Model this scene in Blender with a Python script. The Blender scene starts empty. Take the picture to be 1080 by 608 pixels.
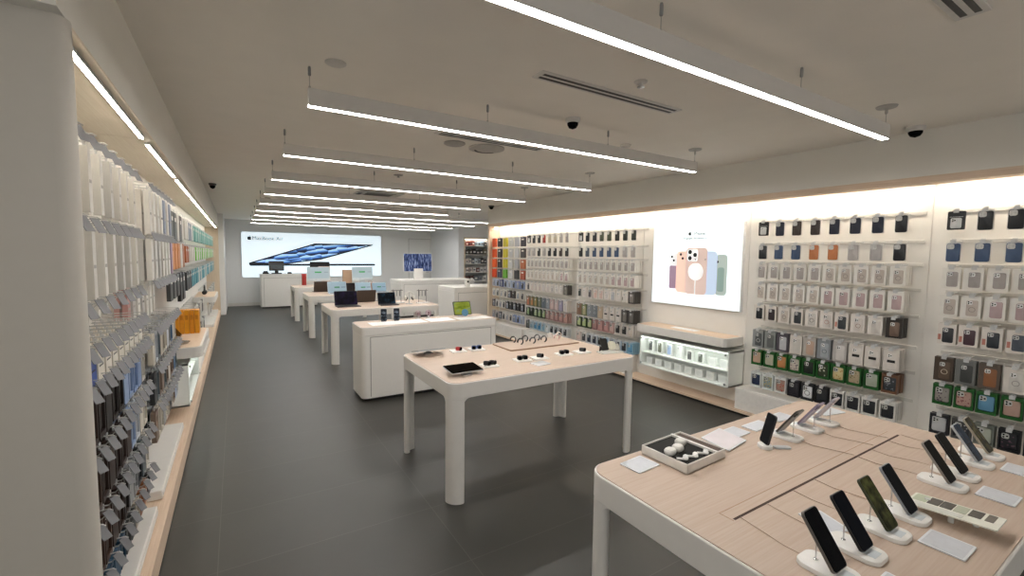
import bpy, bmesh, math, random
from mathutils import Vector, Matrix
random.seed(7)
PI = math.pi
COL = bpy.context.scene.collection
ORD = ['first','second','third','fourth','fifth','sixth','seventh','eighth','ninth','tenth','eleventh','twelfth','thirteenth','fourteenth']

# ------------------------------------------------------------------ materials
def lin(h):
    h = h.lstrip('#'); o = []
    for i in (0, 2, 4):
        c = int(h[i:i+2], 16)/255
        o.append(c/12.92 if c <= .04045 else ((c+.055)/1.055)**2.4)
    return o
MATS = {}
def M(hexc, rough=.5, metal=0., noise=.05, scale=25., emit=0., trans=0., bump=0., alpha=1., spec=.5):
    key = (hexc, rough, metal, noise, scale, emit, trans, bump, alpha, spec)
    if key in MATS: return MATS[key]
    m = bpy.data.materials.new('finish_%s_%d' % (hexc.strip('#'), len(MATS))); m.use_nodes = True
    nt = m.node_tree; b = nt.nodes['Principled BSDF']; c = lin(hexc)
    tc = nt.nodes.new('ShaderNodeTexCoord'); n = nt.nodes.new('ShaderNodeTexNoise'); n.inputs['Scale'].default_value = scale
    n.inputs['Detail'].default_value = 3
    nt.links.new(tc.outputs['Object'], n.inputs['Vector'])
    r = nt.nodes.new('ShaderNodeValToRGB'); nt.links.new(n.outputs['Fac'], r.inputs['Fac'])
    r.color_ramp.elements[0].position = .3; r.color_ramp.elements[1].position = .7
    r.color_ramp.elements[0].color = [min(1, x*(1-noise)) for x in c]+[1]
    r.color_ramp.elements[1].color = [min(1, x*(1+noise)) for x in c]+[1]
    nt.links.new(r.outputs['Color'], b.inputs['Base Color'])
    b.inputs['Roughness'].default_value = rough; b.inputs['Metallic'].default_value = metal
    b.inputs['Specular IOR Level'].default_value = spec
    if emit:
        nt.links.new(r.outputs['Color'], b.inputs['Emission Color']); b.inputs['Emission Strength'].default_value = emit
    if trans: b.inputs['Transmission Weight'].default_value = trans
    if alpha < 1: b.inputs['Alpha'].default_value = alpha
    if bump:
        bp = nt.nodes.new('ShaderNodeBump'); bp.inputs['Strength'].default_value = bump
        nt.links.new(n.outputs['Fac'], bp.inputs['Height']); nt.links.new(bp.outputs['Normal'], b.inputs['Normal'])
    MATS[key] = m
    return m
def wood(h1, h2, sc=(1.2, 40, 40), rough=.5):
    key = ('wood', h1, h2, sc)
    if key in MATS: return MATS[key]
    m = bpy.data.materials.new('oak_veneer'); m.use_nodes = True; nt = m.node_tree; b = nt.nodes['Principled BSDF']
    tc = nt.nodes.new('ShaderNodeTexCoord'); mp = nt.nodes.new('ShaderNodeMapping'); mp.inputs['Scale'].default_value = sc
    n = nt.nodes.new('ShaderNodeTexNoise'); n.inputs['Scale'].default_value = 3; n.inputs['Detail'].default_value = 6; n.inputs['Distortion'].default_value = .6
    r = nt.nodes.new('ShaderNodeValToRGB'); r.color_ramp.elements[0].position = .32; r.color_ramp.elements[1].position = .68
    r.color_ramp.elements[0].color = lin(h1)+[1]; r.color_ramp.elements[1].color = lin(h2)+[1]
    L = nt.links.new
    L(tc.outputs['Object'], mp.inputs['Vector']); L(mp.outputs['Vector'], n.inputs['Vector']); L(n.outputs['Fac'], r.inputs['Fac']); L(r.outputs['Color'], b.inputs['Base Color'])
    b.inputs['Roughness'].default_value = rough
    MATS[key] = m
    return m
def floor_mat():
    m = bpy.data.materials.new('dark_grey_floor_tiles'); m.use_nodes = True; nt = m.node_tree; b = nt.nodes['Principled BSDF']; L = nt.links.new
    tc = nt.nodes.new('ShaderNodeTexCoord'); br = nt.nodes.new('ShaderNodeTexBrick'); mp = nt.nodes.new('ShaderNodeMapping')
    mp.inputs['Rotation'].default_value = (0, 0, 0); mp.inputs['Location'].default_value = (.13, .28, 0)
    br.offset = 0; br.inputs['Scale'].default_value = 1; br.inputs['Brick Width'].default_value = 1.2; br.inputs['Row Height'].default_value = .6
    br.inputs['Mortar Size'].default_value = .0022; br.inputs['Mortar Smooth'].default_value = .2; br.inputs['Bias'].default_value = 0
    br.inputs['Color1'].default_value = lin('#3b3a36')+[1]; br.inputs['Color2'].default_value = lin('#373632')+[1]; br.inputs['Mortar'].default_value = lin('#504f4a')+[1]
    n = nt.nodes.new('ShaderNodeTexNoise'); n.inputs['Scale'].default_value = 2.5; n.inputs['Detail'].default_value = 8
    mx = nt.nodes.new('ShaderNodeMixRGB'); mx.blend_type = 'OVERLAY'; mx.inputs['Fac'].default_value = .18
    L(tc.outputs['Object'], mp.inputs['Vector']); L(mp.outputs['Vector'], br.inputs['Vector']); L(tc.outputs['Object'], n.inputs['Vector'])
    L(br.outputs['Color'], mx.inputs['Color1']); L(n.outputs['Color'], mx.inputs['Color2'])
    bw = nt.nodes.new('ShaderNodeMixRGB'); bw.blend_type = 'MIX'; bw.inputs['Fac'].default_value = .15
    L(br.outputs['Color'], bw.inputs['Color1']); L(n.outputs['Fac'], bw.inputs['Color2'])
    hs = nt.nodes.new('ShaderNodeMixRGB'); hs.blend_type = 'MULTIPLY'; hs.inputs['Fac'].default_value = .35
    L(br.outputs['Color'], hs.inputs['Color1']); L(n.outputs['Fac'], hs.inputs['Color2'])
    L(hs.outputs['Color'], b.inputs['Base Color'])
    b.inputs['Roughness'].default_value = .42
    return m
def petals_mat():
    m = bpy.data.materials.new('blue_petal_wallpaper'); m.use_nodes = True; nt = m.node_tree; b = nt.nodes['Principled BSDF']; L = nt.links.new
    tc = nt.nodes.new('ShaderNodeTexCoord'); mp = nt.nodes.new('ShaderNodeMapping'); mp.inputs['Scale'].default_value = (3.0, 1, 6.2); mp.inputs['Rotation'].default_value = (0, .25, 0)
    v = nt.nodes.new('ShaderNodeTexVoronoi'); v.inputs['Scale'].default_value = 1.0; v.feature = 'F1'; v.inputs['Randomness'].default_value = .55
    sb = nt.nodes.new('ShaderNodeVectorMath'); sb.operation = 'SUBTRACT'; sx = nt.nodes.new('ShaderNodeSeparateXYZ'); ad = nt.nodes.new('ShaderNodeMath'); ad.operation = 'MULTIPLY_ADD'; ad.inputs[1].default_value = 1.25; ad.inputs[2].default_value = .5
    r = nt.nodes.new('ShaderNodeValToRGB'); e = r.color_ramp.elements
    e[0].position = .12; e[0].color = lin('#0a1730')+[1]; e[1].position = .92; e[1].color = lin('#a9cdf0')+[1]
    k = e.new(.34); k.color = lin('#1f4684')+[1]; k = e.new(.6); k.color = lin('#4f86c8')+[1]
    L(tc.outputs['Object'], mp.inputs['Vector']); L(mp.outputs['Vector'], v.inputs['Vector']); L(mp.outputs['Vector'], sb.inputs[0]); L(v.outputs['Position'], sb.inputs[1]); L(sb.outputs[0], sx.inputs[0]); L(sx.outputs['Z'], ad.inputs[0]); L(ad.outputs[0], r.inputs['Fac'])
    L(r.outputs['Color'], b.inputs['Base Color']); L(r.outputs['Color'], b.inputs['Emission Color']); b.inputs['Emission Strength'].default_value = .65
    return m
def streaks_mat(a, bcol, c, sc, st=.7):
    m = bpy.data.materials.new('screen_picture'); m.use_nodes = True; nt = m.node_tree; b = nt.nodes['Principled BSDF']; L = nt.links.new
    tc = nt.nodes.new('ShaderNodeTexCoord'); mp = nt.nodes.new('ShaderNodeMapping'); mp.inputs['Scale'].default_value = sc
    n = nt.nodes.new('ShaderNodeTexNoise'); n.inputs['Scale'].default_value = 4; n.inputs['Detail'].default_value = 5
    r = nt.nodes.new('ShaderNodeValToRGB'); e = r.color_ramp.elements
    e[0].position = .35; e[0].color = lin(a)+[1]; e[1].position = .7; e[1].color = lin(c)+[1]; k = e.new(.5); k.color = lin(bcol)+[1]
    L(tc.outputs['Object'], mp.inputs['Vector']); L(mp.outputs['Vector'], n.inputs['Vector']); L(n.outputs['Fac'], r.inputs['Fac'])
    L(r.outputs['Color'], b.inputs['Base Color']); L(r.outputs['Color'], b.inputs['Emission Color']); b.inputs['Emission Strength'].default_value = st
    b.inputs['Roughness'].default_value = .25; b.inputs['Specular IOR Level'].default_value = .05
    return m

WHITE = M('#e4e1dc', .45, noise=.01)
LACQ = M('#dedbd6', .4, noise=.01)
WALLW = M('#e6e3dd', .6, noise=.012, scale=6)
CEIL = M('#f3eee5', .8, noise=.015, scale=4)
BULK = M('#e4e1d9', .75, noise=.015, scale=4)
OAK = wood('#baa492', '#c2af9f')
OAKY = wood('#d0b69d', '#dec8b2', (40, 1.2, 40))
OAKV = wood('#d6c3aa', '#e2d2bc', (40, 40, 1.5))
OAKD = wood('#ddd0bb', '#e6dbc8', (40, 1.2, 40))
DARK = M('#161514', .5)
BLACK = M('#0e0e10', .3)
GLASSB = M('#08090c', .2, noise=0, spec=.03)
GREYT = M('#8f8f8f', .5)
STEEL = M('#c9cbcc', .25, metal=1.)
ALU = M('#c6cacd', .35, metal=.7)
PAPER = M('#e8e9ec', .6)
CLEARP = M('#dfe0e0', .3, alpha=.75)

# ------------------------------------------------------------------ mesh builder
def rrect(w, h, r, n=5, cx=0., cy=0.):
    r = min(r, w/2-1e-5, h/2-1e-5); o = []
    for (sx, sy, a0) in ((1, 1, 0), (-1, 1, 90), (-1, -1, 180), (1, -1, 270)):
        for i in range(n+1):
            a = math.radians(a0+90*i/n)
            o.append((cx+sx*(w/2-r)+r*math.cos(a), cy+sy*(h/2-r)+r*math.sin(a)))
    return o
def circ(r, n=16, cx=0., cy=0., ry=None):
    return [(cx+r*math.cos(2*PI*i/n), cy+(ry or r)*math.sin(2*PI*i/n)) for i in range(n)]
class MB:
    def __init__(s): s.v, s.f, s.m = [], [], []
    def add(s, vs, fs, mi=0):
        b = len(s.v); s.v += [tuple(v) for v in vs]
        s.f += [tuple(b+i for i in f) for f in fs]; s.m += [mi]*len(fs); return s
    def box(s, x0, y0, z0, x1, y1, z1, mi=0):
        return s.add([(x0,y0,z0),(x1,y0,z0),(x1,y1,z0),(x0,y1,z0),(x0,y0,z1),(x1,y0,z1),(x1,y1,z1),(x0,y1,z1)],
                     [(0,3,2,1),(4,5,6,7),(0,1,5,4),(1,2,6,5),(2,3,7,6),(3,0,4,7)], mi)
    def prism(s, p, plane, a0, a1, mi=0, T=None):
        def put(u, v, a):
            q = {'xy': (u, v, a), 'xz': (u, a, v), 'yz': (a, u, v)}[plane]
            return tuple(T @ Vector(q)) if T else q
        n = len(p)
        vs = [put(u, v, a0) for u, v in p]+[put(u, v, a1) for u, v in p]
        fs = [tuple(range(n))[::-1], tuple(range(n, 2*n))]+[(i, (i+1) % n, n+(i+1) % n, n+i) for i in range(n)]
        return s.add(vs, fs, mi)
    def loft(s, rings, mi=0, caps=True):
        n = len(rings[0]); vs = [v for r in rings for v in r]; fs = []
        for k in range(len(rings)-1):
            for i in range(n): fs.append((k*n+i, k*n+(i+1) % n, (k+1)*n+(i+1) % n, (k+1)*n+i))
        if caps: fs += [tuple(range(n))[::-1], tuple(range((len(rings)-1)*n, len(rings)*n))]
        return s.add(vs, fs, mi)
    def pad(s, p, z0, z1, c, plane='xy', mi=0, T=None):
        # prism with a softened top edge of size c
        cx = sum(a for a, b in p)/len(p); cy = sum(b for a, b in p)/len(p)
        def put(u, v, a):
            q = {'xy': (u, v, a), 'xz': (u, a, v), 'yz': (a, u, v)}[plane]
            return tuple(T @ Vector(q)) if T else q
        w = max(abs(a-cx) for a, b in p); h = max(abs(b-cy) for a, b in p)
        sg = 1 if z1 > z0 else -1
        rings = []
        for k, (d, z) in enumerate(((0, z0), (0, z1-sg*c), (c*.3, z1-sg*c*.3), (c, z1))):
            rings.append([put(cx+(a-cx)*(1-d/w), cy+(b-cy)*(1-d/h), z) for a, b in p])
        return s.loft(rings, mi)
    def tube(s, path, r, n=6, mi=0):
        P = [Vector(p) for p in path]; rings = []
        for i, p in enumerate(P):
            t = (P[min(i+1, len(P)-1)]-P[max(i-1, 0)]).normalized()
            a = t.orthogonal().normalized()
            if rings: a = (la-t*la.dot(t)).normalized()
            la = a; b = t.cross(a)
            rings.append([tuple(p+a*r*math.cos(2*PI*k/n)+b*r*math.sin(2*PI*k/n)) for k in range(n)])
        return s.loft(rings, mi)
    def lathe(s, prof, n=20, c=(0, 0, 0), mi=0):
        return s.loft([[(c[0]+r*math.cos(2*PI*k/n), c[1]+r*math.sin(2*PI*k/n), c[2]+z) for k in range(n)] for r, z in prof], mi)
    def mesh(s, name, mats, smooth=True, xf=None):
        me = bpy.data.meshes.new(name); me.from_pydata(s.v, [], s.f)
        for m in mats: me.materials.append(m)
        for p, mi in zip(me.polygons, s.m): p.material_index = mi
        if xf: me.transform(xf)
        bm = bmesh.new(); bm.from_mesh(me); bmesh.ops.recalc_face_normals(bm, faces=bm.faces); bm.to_mesh(me); bm.free()
        if smooth:
            for p in me.polygons: p.use_smooth = True
            me.set_sharp_from_angle(angle=math.radians(35))
        return me
    def build(s, name, mats, parent=None, loc=(0, 0, 0), rot=(0, 0, 0), bevel=0., smooth=True, **kw):
        if not isinstance(mats, (list, tuple)): mats = [mats]
        return put(name, s.mesh(name, mats, smooth), parent, loc, rot, bevel, **kw)
def put(name, me, parent=None, loc=(0, 0, 0), rot=(0, 0, 0), bevel=0., label=None, cat=None, group=None, kind=None):
    o = bpy.data.objects.new(name, me); COL.objects.link(o); o.location = loc; o.rotation_euler = rot
    if parent: o.parent = parent
    if bevel:
        b = o.modifiers.new('soft_edges', 'BEVEL'); b.width = bevel; b.segments = 2; b.limit_method = 'ANGLE'
    return tag(o, label, cat, group, kind)
def tag(o, label=None, cat=None, group=None, kind=None):
    if label: o['label'] = label
    if cat: o['category'] = cat
    if group: o['group'] = group
    if kind: o['kind'] = kind
    return o
def empty(name, loc=(0, 0, 0), rz=0., label=None, cat=None, group=None):
    o = bpy.data.objects.new(name, None); COL.objects.link(o); o.location = loc; o.rotation_euler = (0, 0, rz); o.empty_display_size = .05
    return tag(o, label, cat, group)
def struct(name, mb, mats, **kw):
    return mb.build(name, mats, kind='structure', **kw)
def text_mesh(txt, size, ext=.0006):
    cu = bpy.data.curves.new('lettering', 'FONT'); cu.body = txt; cu.size = size; cu.extrude = ext; cu.align_x = 'LEFT'; cu.offset = size*.001
    o = bpy.data.objects.new('lettering', cu); COL.objects.link(o)
    me = bpy.data.meshes.new_from_object(o.evaluated_get(bpy.context.evaluated_depsgraph_get()))
    bpy.data.objects.remove(o); return me
APPLE = [(0,.30),(.10,.33),(.22,.36),(.36,.30),(.43,.20),(.34,.12),(.30,0),(.34,-.12),(.45,-.2),(.38,-.36),(.27,-.50),(.16,-.53),(.05,-.49),(-.06,-.49),(-.16,-.53),(-.27,-.50),(-.40,-.32),(-.46,-.08),(-.43,.14),(-.33,.29),(-.2,.36),(-.08,.33)]
LEAF = [(0,.40),(.02,.52),(.10,.62),(.20,.66),(.19,.55),(.12,.45)]

# ------------------------------------------------------------------ dimensions of the room
CZ, SZ = 2.72, 2.31               # ceiling, soffit
XL, XLW = -.39, -.68              # left fixture face, left wall
XR, XRW = 4.60, 4.87              # right fixture face, right wall
YB = 16.4                         # back wall
YEND = 8.42                       # end of the right fixture run
LB = [1.82+1.52*i for i in range(9)]
RB = {'E': (-.21, 1.31), 'D': (1.31, 2.83), 'S': (2.83, 4.35), 'C': (4.35, 5.72), 'B': (5.72, 7.06), 'A': (7.06, 8.40)}

# ------------------------------------------------------------------ setting
mb = MB(); mb.box(-3, -3, -.1, 8.2, YB+.3, 0); struct('floor', mb, floor_mat())
mb = MB(); mb.box(-3, -3, CZ, 8.2, YB+.3, CZ+.1); struct('ceiling', mb, CEIL)
mb = MB(); mb.box(-.82, 1.7, 0, XLW, YB+.3, CZ); struct('wall_left', mb, WALLW)
mb = MB(); mb.box(XRW, -3, 0, 5.0, YEND+.06, CZ)
struct('wall_right', mb, WALLW)
mb = MB()
for a, b in list(RB.values()):
    mb.box(XRW-.006, a+.003, .05, XRW, b-.003, SZ+.03)
struct('trim_1', mb, WALLW)
mb = MB()
for a, b in zip(LB[:-1], LB[1:]): mb.box(XLW, a+.003, .15, XLW+.006, b-.003, 2.36)
struct('trim_2', mb, WALLW)
mb = MB(); mb.box(-1, YB, 0, 8.2, YB+.15, CZ); struct('wall_back', mb, M('#efefed', .6, noise=.01))
mb = MB(); mb.box(-.26, YB-.015, 0, 6.45, YB, .1); struct('baseboard_back', mb, WALLW)
mb = MB(); mb.box(7.62, YEND, 0, 7.75, YB, CZ); struct('wall_far_right', mb, M('#eaebec', .6, noise=.01))
# staff niche block: side face, header, jambs
NX0, NX1, NY = 6.66, 7.6, 13.9
mb = MB(); mb.box(6.46, NY, 0, NX0, YB, CZ); mb.box(NX0, NY, 2.30, 7.62, YB, CZ); mb.box(NX0, NY+.45, 0, 7.62, NY+.5, 2.3)
struct('wall_niche', mb, M('#eaebec', .6, noise=.01))
mb = MB(); mb.box(NX0, NY, 0, NX0+.05, NY+.45, 2.3); mb.box(NX0, NY-.002, 2.255, 7.62, NY+.45, 2.3)
struct('trim_3', mb, OAKV)
# bulkheads
mb = MB(); mb.box(XLW, 1.70, 2.352, XL, 14.25, CZ); struct('trim_4', mb, BULK)
mb = MB(); mb.box(XR, -3, SZ+.05, XRW, YEND, CZ); struct('trim_5', mb, BULK)
# oak soffit boards, one per bay
mb = MB()
for a, b in zip(LB[:-1], LB[1:]): mb.box(XLW, a+.002, 2.342, XL+.0, b-.002, 2.352)
struct('trim_6', mb, OAKD)
mb = MB(); mb.box(XR, -3, SZ-.005, XR+.13, YEND, SZ+.05); mb.box(XR+.13, -3, SZ+.035, XRW, YEND, SZ+.05); struct('trim_7', mb, OAKY)
# plinths with a dark shadow gap
mb = MB(); mb.box(XLW, 1.84, .012, XL, 14.2, .14); struct('trim_8', mb, OAKY)
mb = MB(); mb.box(XLW, 1.86, 0, XL-.012, 14.15, .012); struct('trim_9', mb, DARK)
mb = MB(); mb.box(XR, -3, .025, XRW, YEND, .05); struct('trim_10', mb, OAKY)
mb = MB(); mb.box(XR+.012, -3, 0, XRW, YEND, .025); struct('trim_11', mb, DARK)
# end panels
mb = MB(); mb.prism(rrect(.62, .09, .04, 6, XL-.31+.005, 1.80), 'xy', 0, 2.352); struct('trim_12', mb, M('#c6c1b8', .5, noise=.01))
mb = MB(); mb.box(XR, YEND-.06, .05, XRW, YEND, SZ); struct('trim_13', mb, OAKV)
mb = MB(); mb.box(XLW, 14.16, .14, XL, 14.22, 2.345); struct('trim_14', mb, OAKV)
mb = MB(); mb.box(-.82, 14.26, 0, -.27, YB, CZ); struct('trim_15', mb, M('#ebebea', .6, noise=.01))
# flush door in the back wall
mb = MB(); mb.box(5.56, YB-.006, .02, 6.42, YB, 2.28)
d = struct('door_1', mb, M('#e9e9e7', .6, noise=.01))
mb = MB()
for x0, z0, x1, z1 in ((5.55, 0, 5.56, 2.29), (6.42, 0, 6.43, 2.29), (5.55, 2.28, 6.43, 2.29)): mb.box(x0, YB-.008, z0, x1, YB-.001, z1)
mb.build('door_frame', M('#8d8d8b', .6), d)
mb = MB(); mb.tube([(6.33, YB-.006, 1.02), (6.33, YB-.05, 1.02), (6.22, YB-.05, 1.02)], .009, 8); mb.build('door_handle', STEEL, d)

# ------------------------------------------------------------------ lamps
WARM = M('#fff4e2', .5, emit=42., noise=0); BAR = M('#fffcf8', .5, emit=50., noise=0)
HOUS = M('#d6d3cf', .5, noise=.01)
where = ['nearest the camera', 'second from the camera', 'third from the camera', 'fourth from the camera', 'fifth from the camera', 'sixth from the camera',
         'seventh, first of the longer ones', 'eighth, between seventh and ninth', 'ninth, last but one', 'tenth, closest to the back wall']
for i, y in enumerate([1.275, 2.73, 4.2, 5.65, 7.1, 8.52, 9.98, 11.28, 12.75, 14.2]):
    x0, x1 = .36, (3.715 if i < 6 else 5.72)
    e = empty('linear_pendant_light', (x0, y, 2.505), 0, 'white linear pendant light bar hanging from the ceiling, '+where[i], 'ceiling light', 'linear pendant lights in a row')
    L = x1-x0
    mb = MB(); mb.box(0, -.023, .008, L, .023, .095); mb.box(0, -.023, 0, L, -.0205, .008); mb.box(0, .0205, 0, L, .023, .008); mb.build('housing', HOUS, e)
    mb = MB(); mb.box(.002, -.0203, .0012, L-.002, .0203, .0078); mb.build('diffuser', BAR, e)
    nw = 4 if i < 6 else 6
    for k in range(nw):
        x = .01+(L-.02)*k/(nw-1)
        mb = MB(); mb.tube([(x, 0, .095), (x, 0, .215)], .0022, 6); mb.tube([(x, 0, .09), (x, 0, .11)], .006, 8); mb.build('wire', STEEL, e)
        mb = MB(); mb.lathe([(.006, .165), (.008, .17), (.008, .205), (.006, .2145)], 10, (x, 0, 0))
        if k == nw-1: mb.lathe([(.005, .2), (.055, .205), (.06, .2149)], 20, (x, 0, 0))
        mb.build('ceiling_mount', GREYT if k < nw-1 else M('#b4b1ac', .5), e)
for i, (a, b) in enumerate(zip(LB[:-1], LB[1:])):
    e = empty('ceiling_strip_light', (XL-.04, a+.09, 2.325), 0, 'warm LED strip light under the oak soffit, %s from the near end of left wall' % ORD[i], 'strip light', 'strip lights in the left soffit')
    mb = MB(); mb.box(-.012, 0, .003, .012, 1.34, .0165); mb.build('channel', ALU, e)
    mb = MB(); mb.box(-.008, .002, 0, .008, 1.338, .003); mb.build('diffuser', WARM, e)
WARMR = M('#fff4e2', .5, emit=56., noise=0)
for i, (n, nm) in enumerate((('E', 'rightmost bay'), ('D', 'bay right of the phone poster'), ('S', 'phone poster bay'), ('C', 'bay left of the phone poster'), ('B', 'second bay left of the phone poster'), ('A', 'far bay by the oak end panel'))):
    a, b = RB[n]
    e = empty('ceiling_strip_light', (XR+.16, a+.04, SZ+.02), 0, 'warm LED strip behind the oak lip above the '+nm, 'strip light', 'strip lights in the right soffit')
    mb = MB(); mb.box(-.012, 0, .003, .012, b-a-.08, .0145); mb.build('channel', ALU, e)
    mb = MB(); mb.box(-.011, .002, 0, .011, b-a-.082, .003); mb.build('diffuser', WARMR, e)
e = empty('ceiling_strip_light', (NX0+.08, NY+.04, 2.235), 0, 'warm LED strip light in the top of the staff shelf niche', 'strip light')
mb = MB(); mb.box(0, 0, .003, .8, .02, .019); mb.build('channel', ALU, e)
mb = MB(); mb.box(.002, .002, 0, .798, .018, .003); mb.build('diffuser', M('#fff2dd', .5, emit=110., noise=0), e)

# ------------------------------------------------------------------ ceiling fittings
def slot_diffuser(x0, x1, y, lab):
    e = empty('slot_air_diffuser', ((x0+x1)/2, y, CZ), 0, lab, 'air vent'); L = (x1-x0)/2
    mb = MB(); mb.box(-L, -.055, -.008, L, .055, -.0005); mb.build('vent_frame', M('#d8d5d0', .5), e, bevel=.002)
    for s in (-1, 1):
        mb = MB(); mb.box(-L+.03, s*.022-.011, -.0095, L-.03, s*.022+.011, -.0075); mb.build('vent_slot', DARK, e)
slot_diffuser(1.46, 2.64, 2.115, 'white ceiling slot diffuser with two dark slots between first and second light bars')
slot_diffuser(1.42, 2.62, .63, 'white ceiling slot diffuser cut off by the top right picture edge')
slot_diffuser(1.45, 2.52, 3.56, 'white ceiling slot diffuser partly hidden by the second light bar')
e = empty('cassette_air_conditioner', (2.08, 7.8, CZ), 0, 'square ceiling cassette air vent with grille beyond the fourth light bar', 'air vent')
mb = MB(); mb.box(-.36, -.40, -.02, .36, .40, -.0005); mb.build('vent_panel', M('#bdbab6', .5), e, bevel=.004)
mb = MB()
for k in range(9): mb.box(-.22, -.24+k*.055, -.024, .22, -.21+k*.055, -.0195)
mb.build('intake_grille', M('#5e5c5a', .6), e)
for s in (-1, 1):
    mb = MB(); mb.box(-.24, s*.32-.02, -.023, .24, s*.32+.02, -.0195); mb.build('outlet_slot', DARK, e)
mb = MB(); mb.box(-.34, -.2, -.023, -.28, .2, -.0195); mb.build('outlet_slot', DARK, e)
def disc(name, x, y, r, h, lab, cat, mat=None):
    mb = MB(); mb.lathe([(r, -.0005), (r, -h*.4), (r*.85, -h*.8), (r*.3, -h), (.001, -h)], 24)
    o = mb.build(name, mat or M('#cfccc7', .5), None, (x, y, CZ), label=lab, cat=cat); return o
disc('ceiling_speaker', .483, 2.60, .055, .012, 'small round white ceiling disc above left end of second light bar', 'ceiling disc')
disc('ceiling_speaker', 1.725, 3.81, .10, .02, 'round grey ceiling disc just beyond the second light bar', 'ceiling disc', M('#a5a29d', .5))
e = empty('round_air_diffuser', (2.06, 3.81, CZ), 0, 'round ceiling air diffuser with a dark slit beyond the second light bar', 'air vent')
mb = MB(); mb.lathe([(.17, -.0005), (.17, -.012), (.13, -.022), (.001, -.022)], 28); mb.build('diffuser_ring', M('#b3b0ab', .5), e)
mb = MB(); mb.prism([(.12*math.cos(a), .12*math.sin(a)) for a in [PI*.15+i*PI*.7/8 for i in range(9)]]+[(.10*math.cos(a), .10*math.sin(a)) for a in [PI*.85-i*PI*.7/8 for i in range(9)]], 'xy', -.0245, -.0215); mb.build('diffuser_slit', DARK, e)
e = empty('fire_sprinkler', (2.031, 1.88, CZ), 0, 'small white sprinkler rose in the ceiling beside the first slot diffuser', 'sprinkler')
mb = MB(); mb.lathe([(.04, -.0005), (.035, -.008), (.012, -.012), (.010, -.03)], 18); mb.build('rose', M('#cfccc7', .5), e)
mb = MB(); mb.lathe([(.02, -.03), (.022, -.033), (.003, -.036)], 12); mb.build('deflector', STEEL, e)
e = empty('fire_sprinkler', (1.806, 5.72, CZ), 0, 'small white sprinkler rose in the ceiling between fourth and fifth light bars', 'sprinkler')
mb = MB(); mb.lathe([(.06, -.0005), (.055, -.01), (.012, -.014), (.010, -.03)], 18); mb.build('rose', M('#a09d98', .5), e)
mb = MB(); mb.lathe([(.02, -.03), (.022, -.033), (.003, -.036)], 12); mb.build('deflector', STEEL, e)
disc('smoke_detector', 3.05, 2.98, .05, .02, 'small flat disc near the right end of second light bar', 'ceiling disc')
def dome_cam(x, y, z, lab, r=.055, dark=False):
    e = empty('dome_camera', (x, y, z), 0, lab, 'security camera', 'dome security cameras on the ceiling')
    mb = MB(); mb.lathe([(r, -.0005), (r, -.02), (r*.75, -.035)], 20); mb.build('camera_housing', M('#cfcdc9' if not dark else '#55524f', .4), e)
    mb = MB(); mb.lathe([(r*.75, -.034), (r*.72, -.05), (r*.5, -.07), (.002, -.08)], 20); mb.build('camera_dome', GLASSB, e)
dome_cam(2.15, 2.64, CZ, 'white dome security camera with black lens between the first two light bars')
dome_cam(4.45, 1.34, CZ, 'white dome security camera against the right bulkhead, right of the first light bar', .06)
dome_cam(4.50, 8.1, CZ, 'tiny black dome camera by the far end of the right bulkhead', .06, True)
dome_cam(.53, 9.55, CZ, 'tiny black dome camera near the left ends of the far light bars', .05, True)
dome_cam(-.27, 8.1, CZ, 'tiny dark dome camera above the strip lights of the left wall', .05, True)

# ------------------------------------------------------------------ back lightbox sign
def emit_m(h, s=.85): return M(h, .5, emit=s, noise=.0)
EW = M('#e4f3fb', .5, emit=.62, noise=0)
SX, SZ0, SW, SH = .14, .893, 4.37, 1.46
e = empty('lightbox_sign', (SX, YB, SZ0), 0, 'wide glowing lightbox sign with a blue laptop picture on the back wall', 'lightbox sign')
mb = MB(); mb.prism(rrect(SW, SH, .07, 5, SW/2, SH/2), 'xz', -.055, -.001); mb.build('lightbox_frame', M('#d9dde0', .4), e)
mb = MB(); mb.prism(rrect(SW-.02, SH-.02, .06, 5, SW/2, SH/2), 'xz', -.058, -.055); mb.build('lit_panel', EW, e)
Q = lambda pts: [(x-SX, z-SZ0) for x, z in pts]
mb = MB(); mb.prism(Q([(.342, 1.372), (2.277, 2.030), (4.215, 2.030), (4.207, 2.0), (2.46, 1.479), (1.45, 1.335), (.342, 1.30)]), 'xz', -.061, -.0581); mb.build('laptop_lid_print', emit_m('#10151f', .3), e)
mb = MB(); mb.prism(Q([(.50, 1.385), (2.29, 1.985), (2.30, 1.985), (4.03, 1.99), (2.41, 1.515), (1.40, 1.355)]), 'xz', -.063, -.0611)
p = mb.build('wallpaper_print', petals_mat(), e)
mb = MB(); mb.prism(rrect(3.92, .066, .03, 4, 2.323-SX, 1.305-SZ0), 'xz', -.0605, -.0581); mb.build('laptop_base_print', emit_m('#1a1f2a', .3), e)
TXT = emit_m('#2a2f36', .3)
LET = Matrix.Rotation(PI/2, 4, 'X')
me = text_mesh('MacBook Air', .165); me.materials.append(TXT); me.transform(LET); put('lettering', me, e, (.305, -.0595, 1.205))
mb = MB(); mb.prism([(a*.13, b*.13) for a, b in APPLE], 'xz', -.0605, -.0581); mb.prism([(a*.13, b*.13) for a, b in LEAF], 'xz', -.0605, -.0581)
mb.build('apple_emblem', TXT, e, (.232, 0, 1.262))

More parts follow.
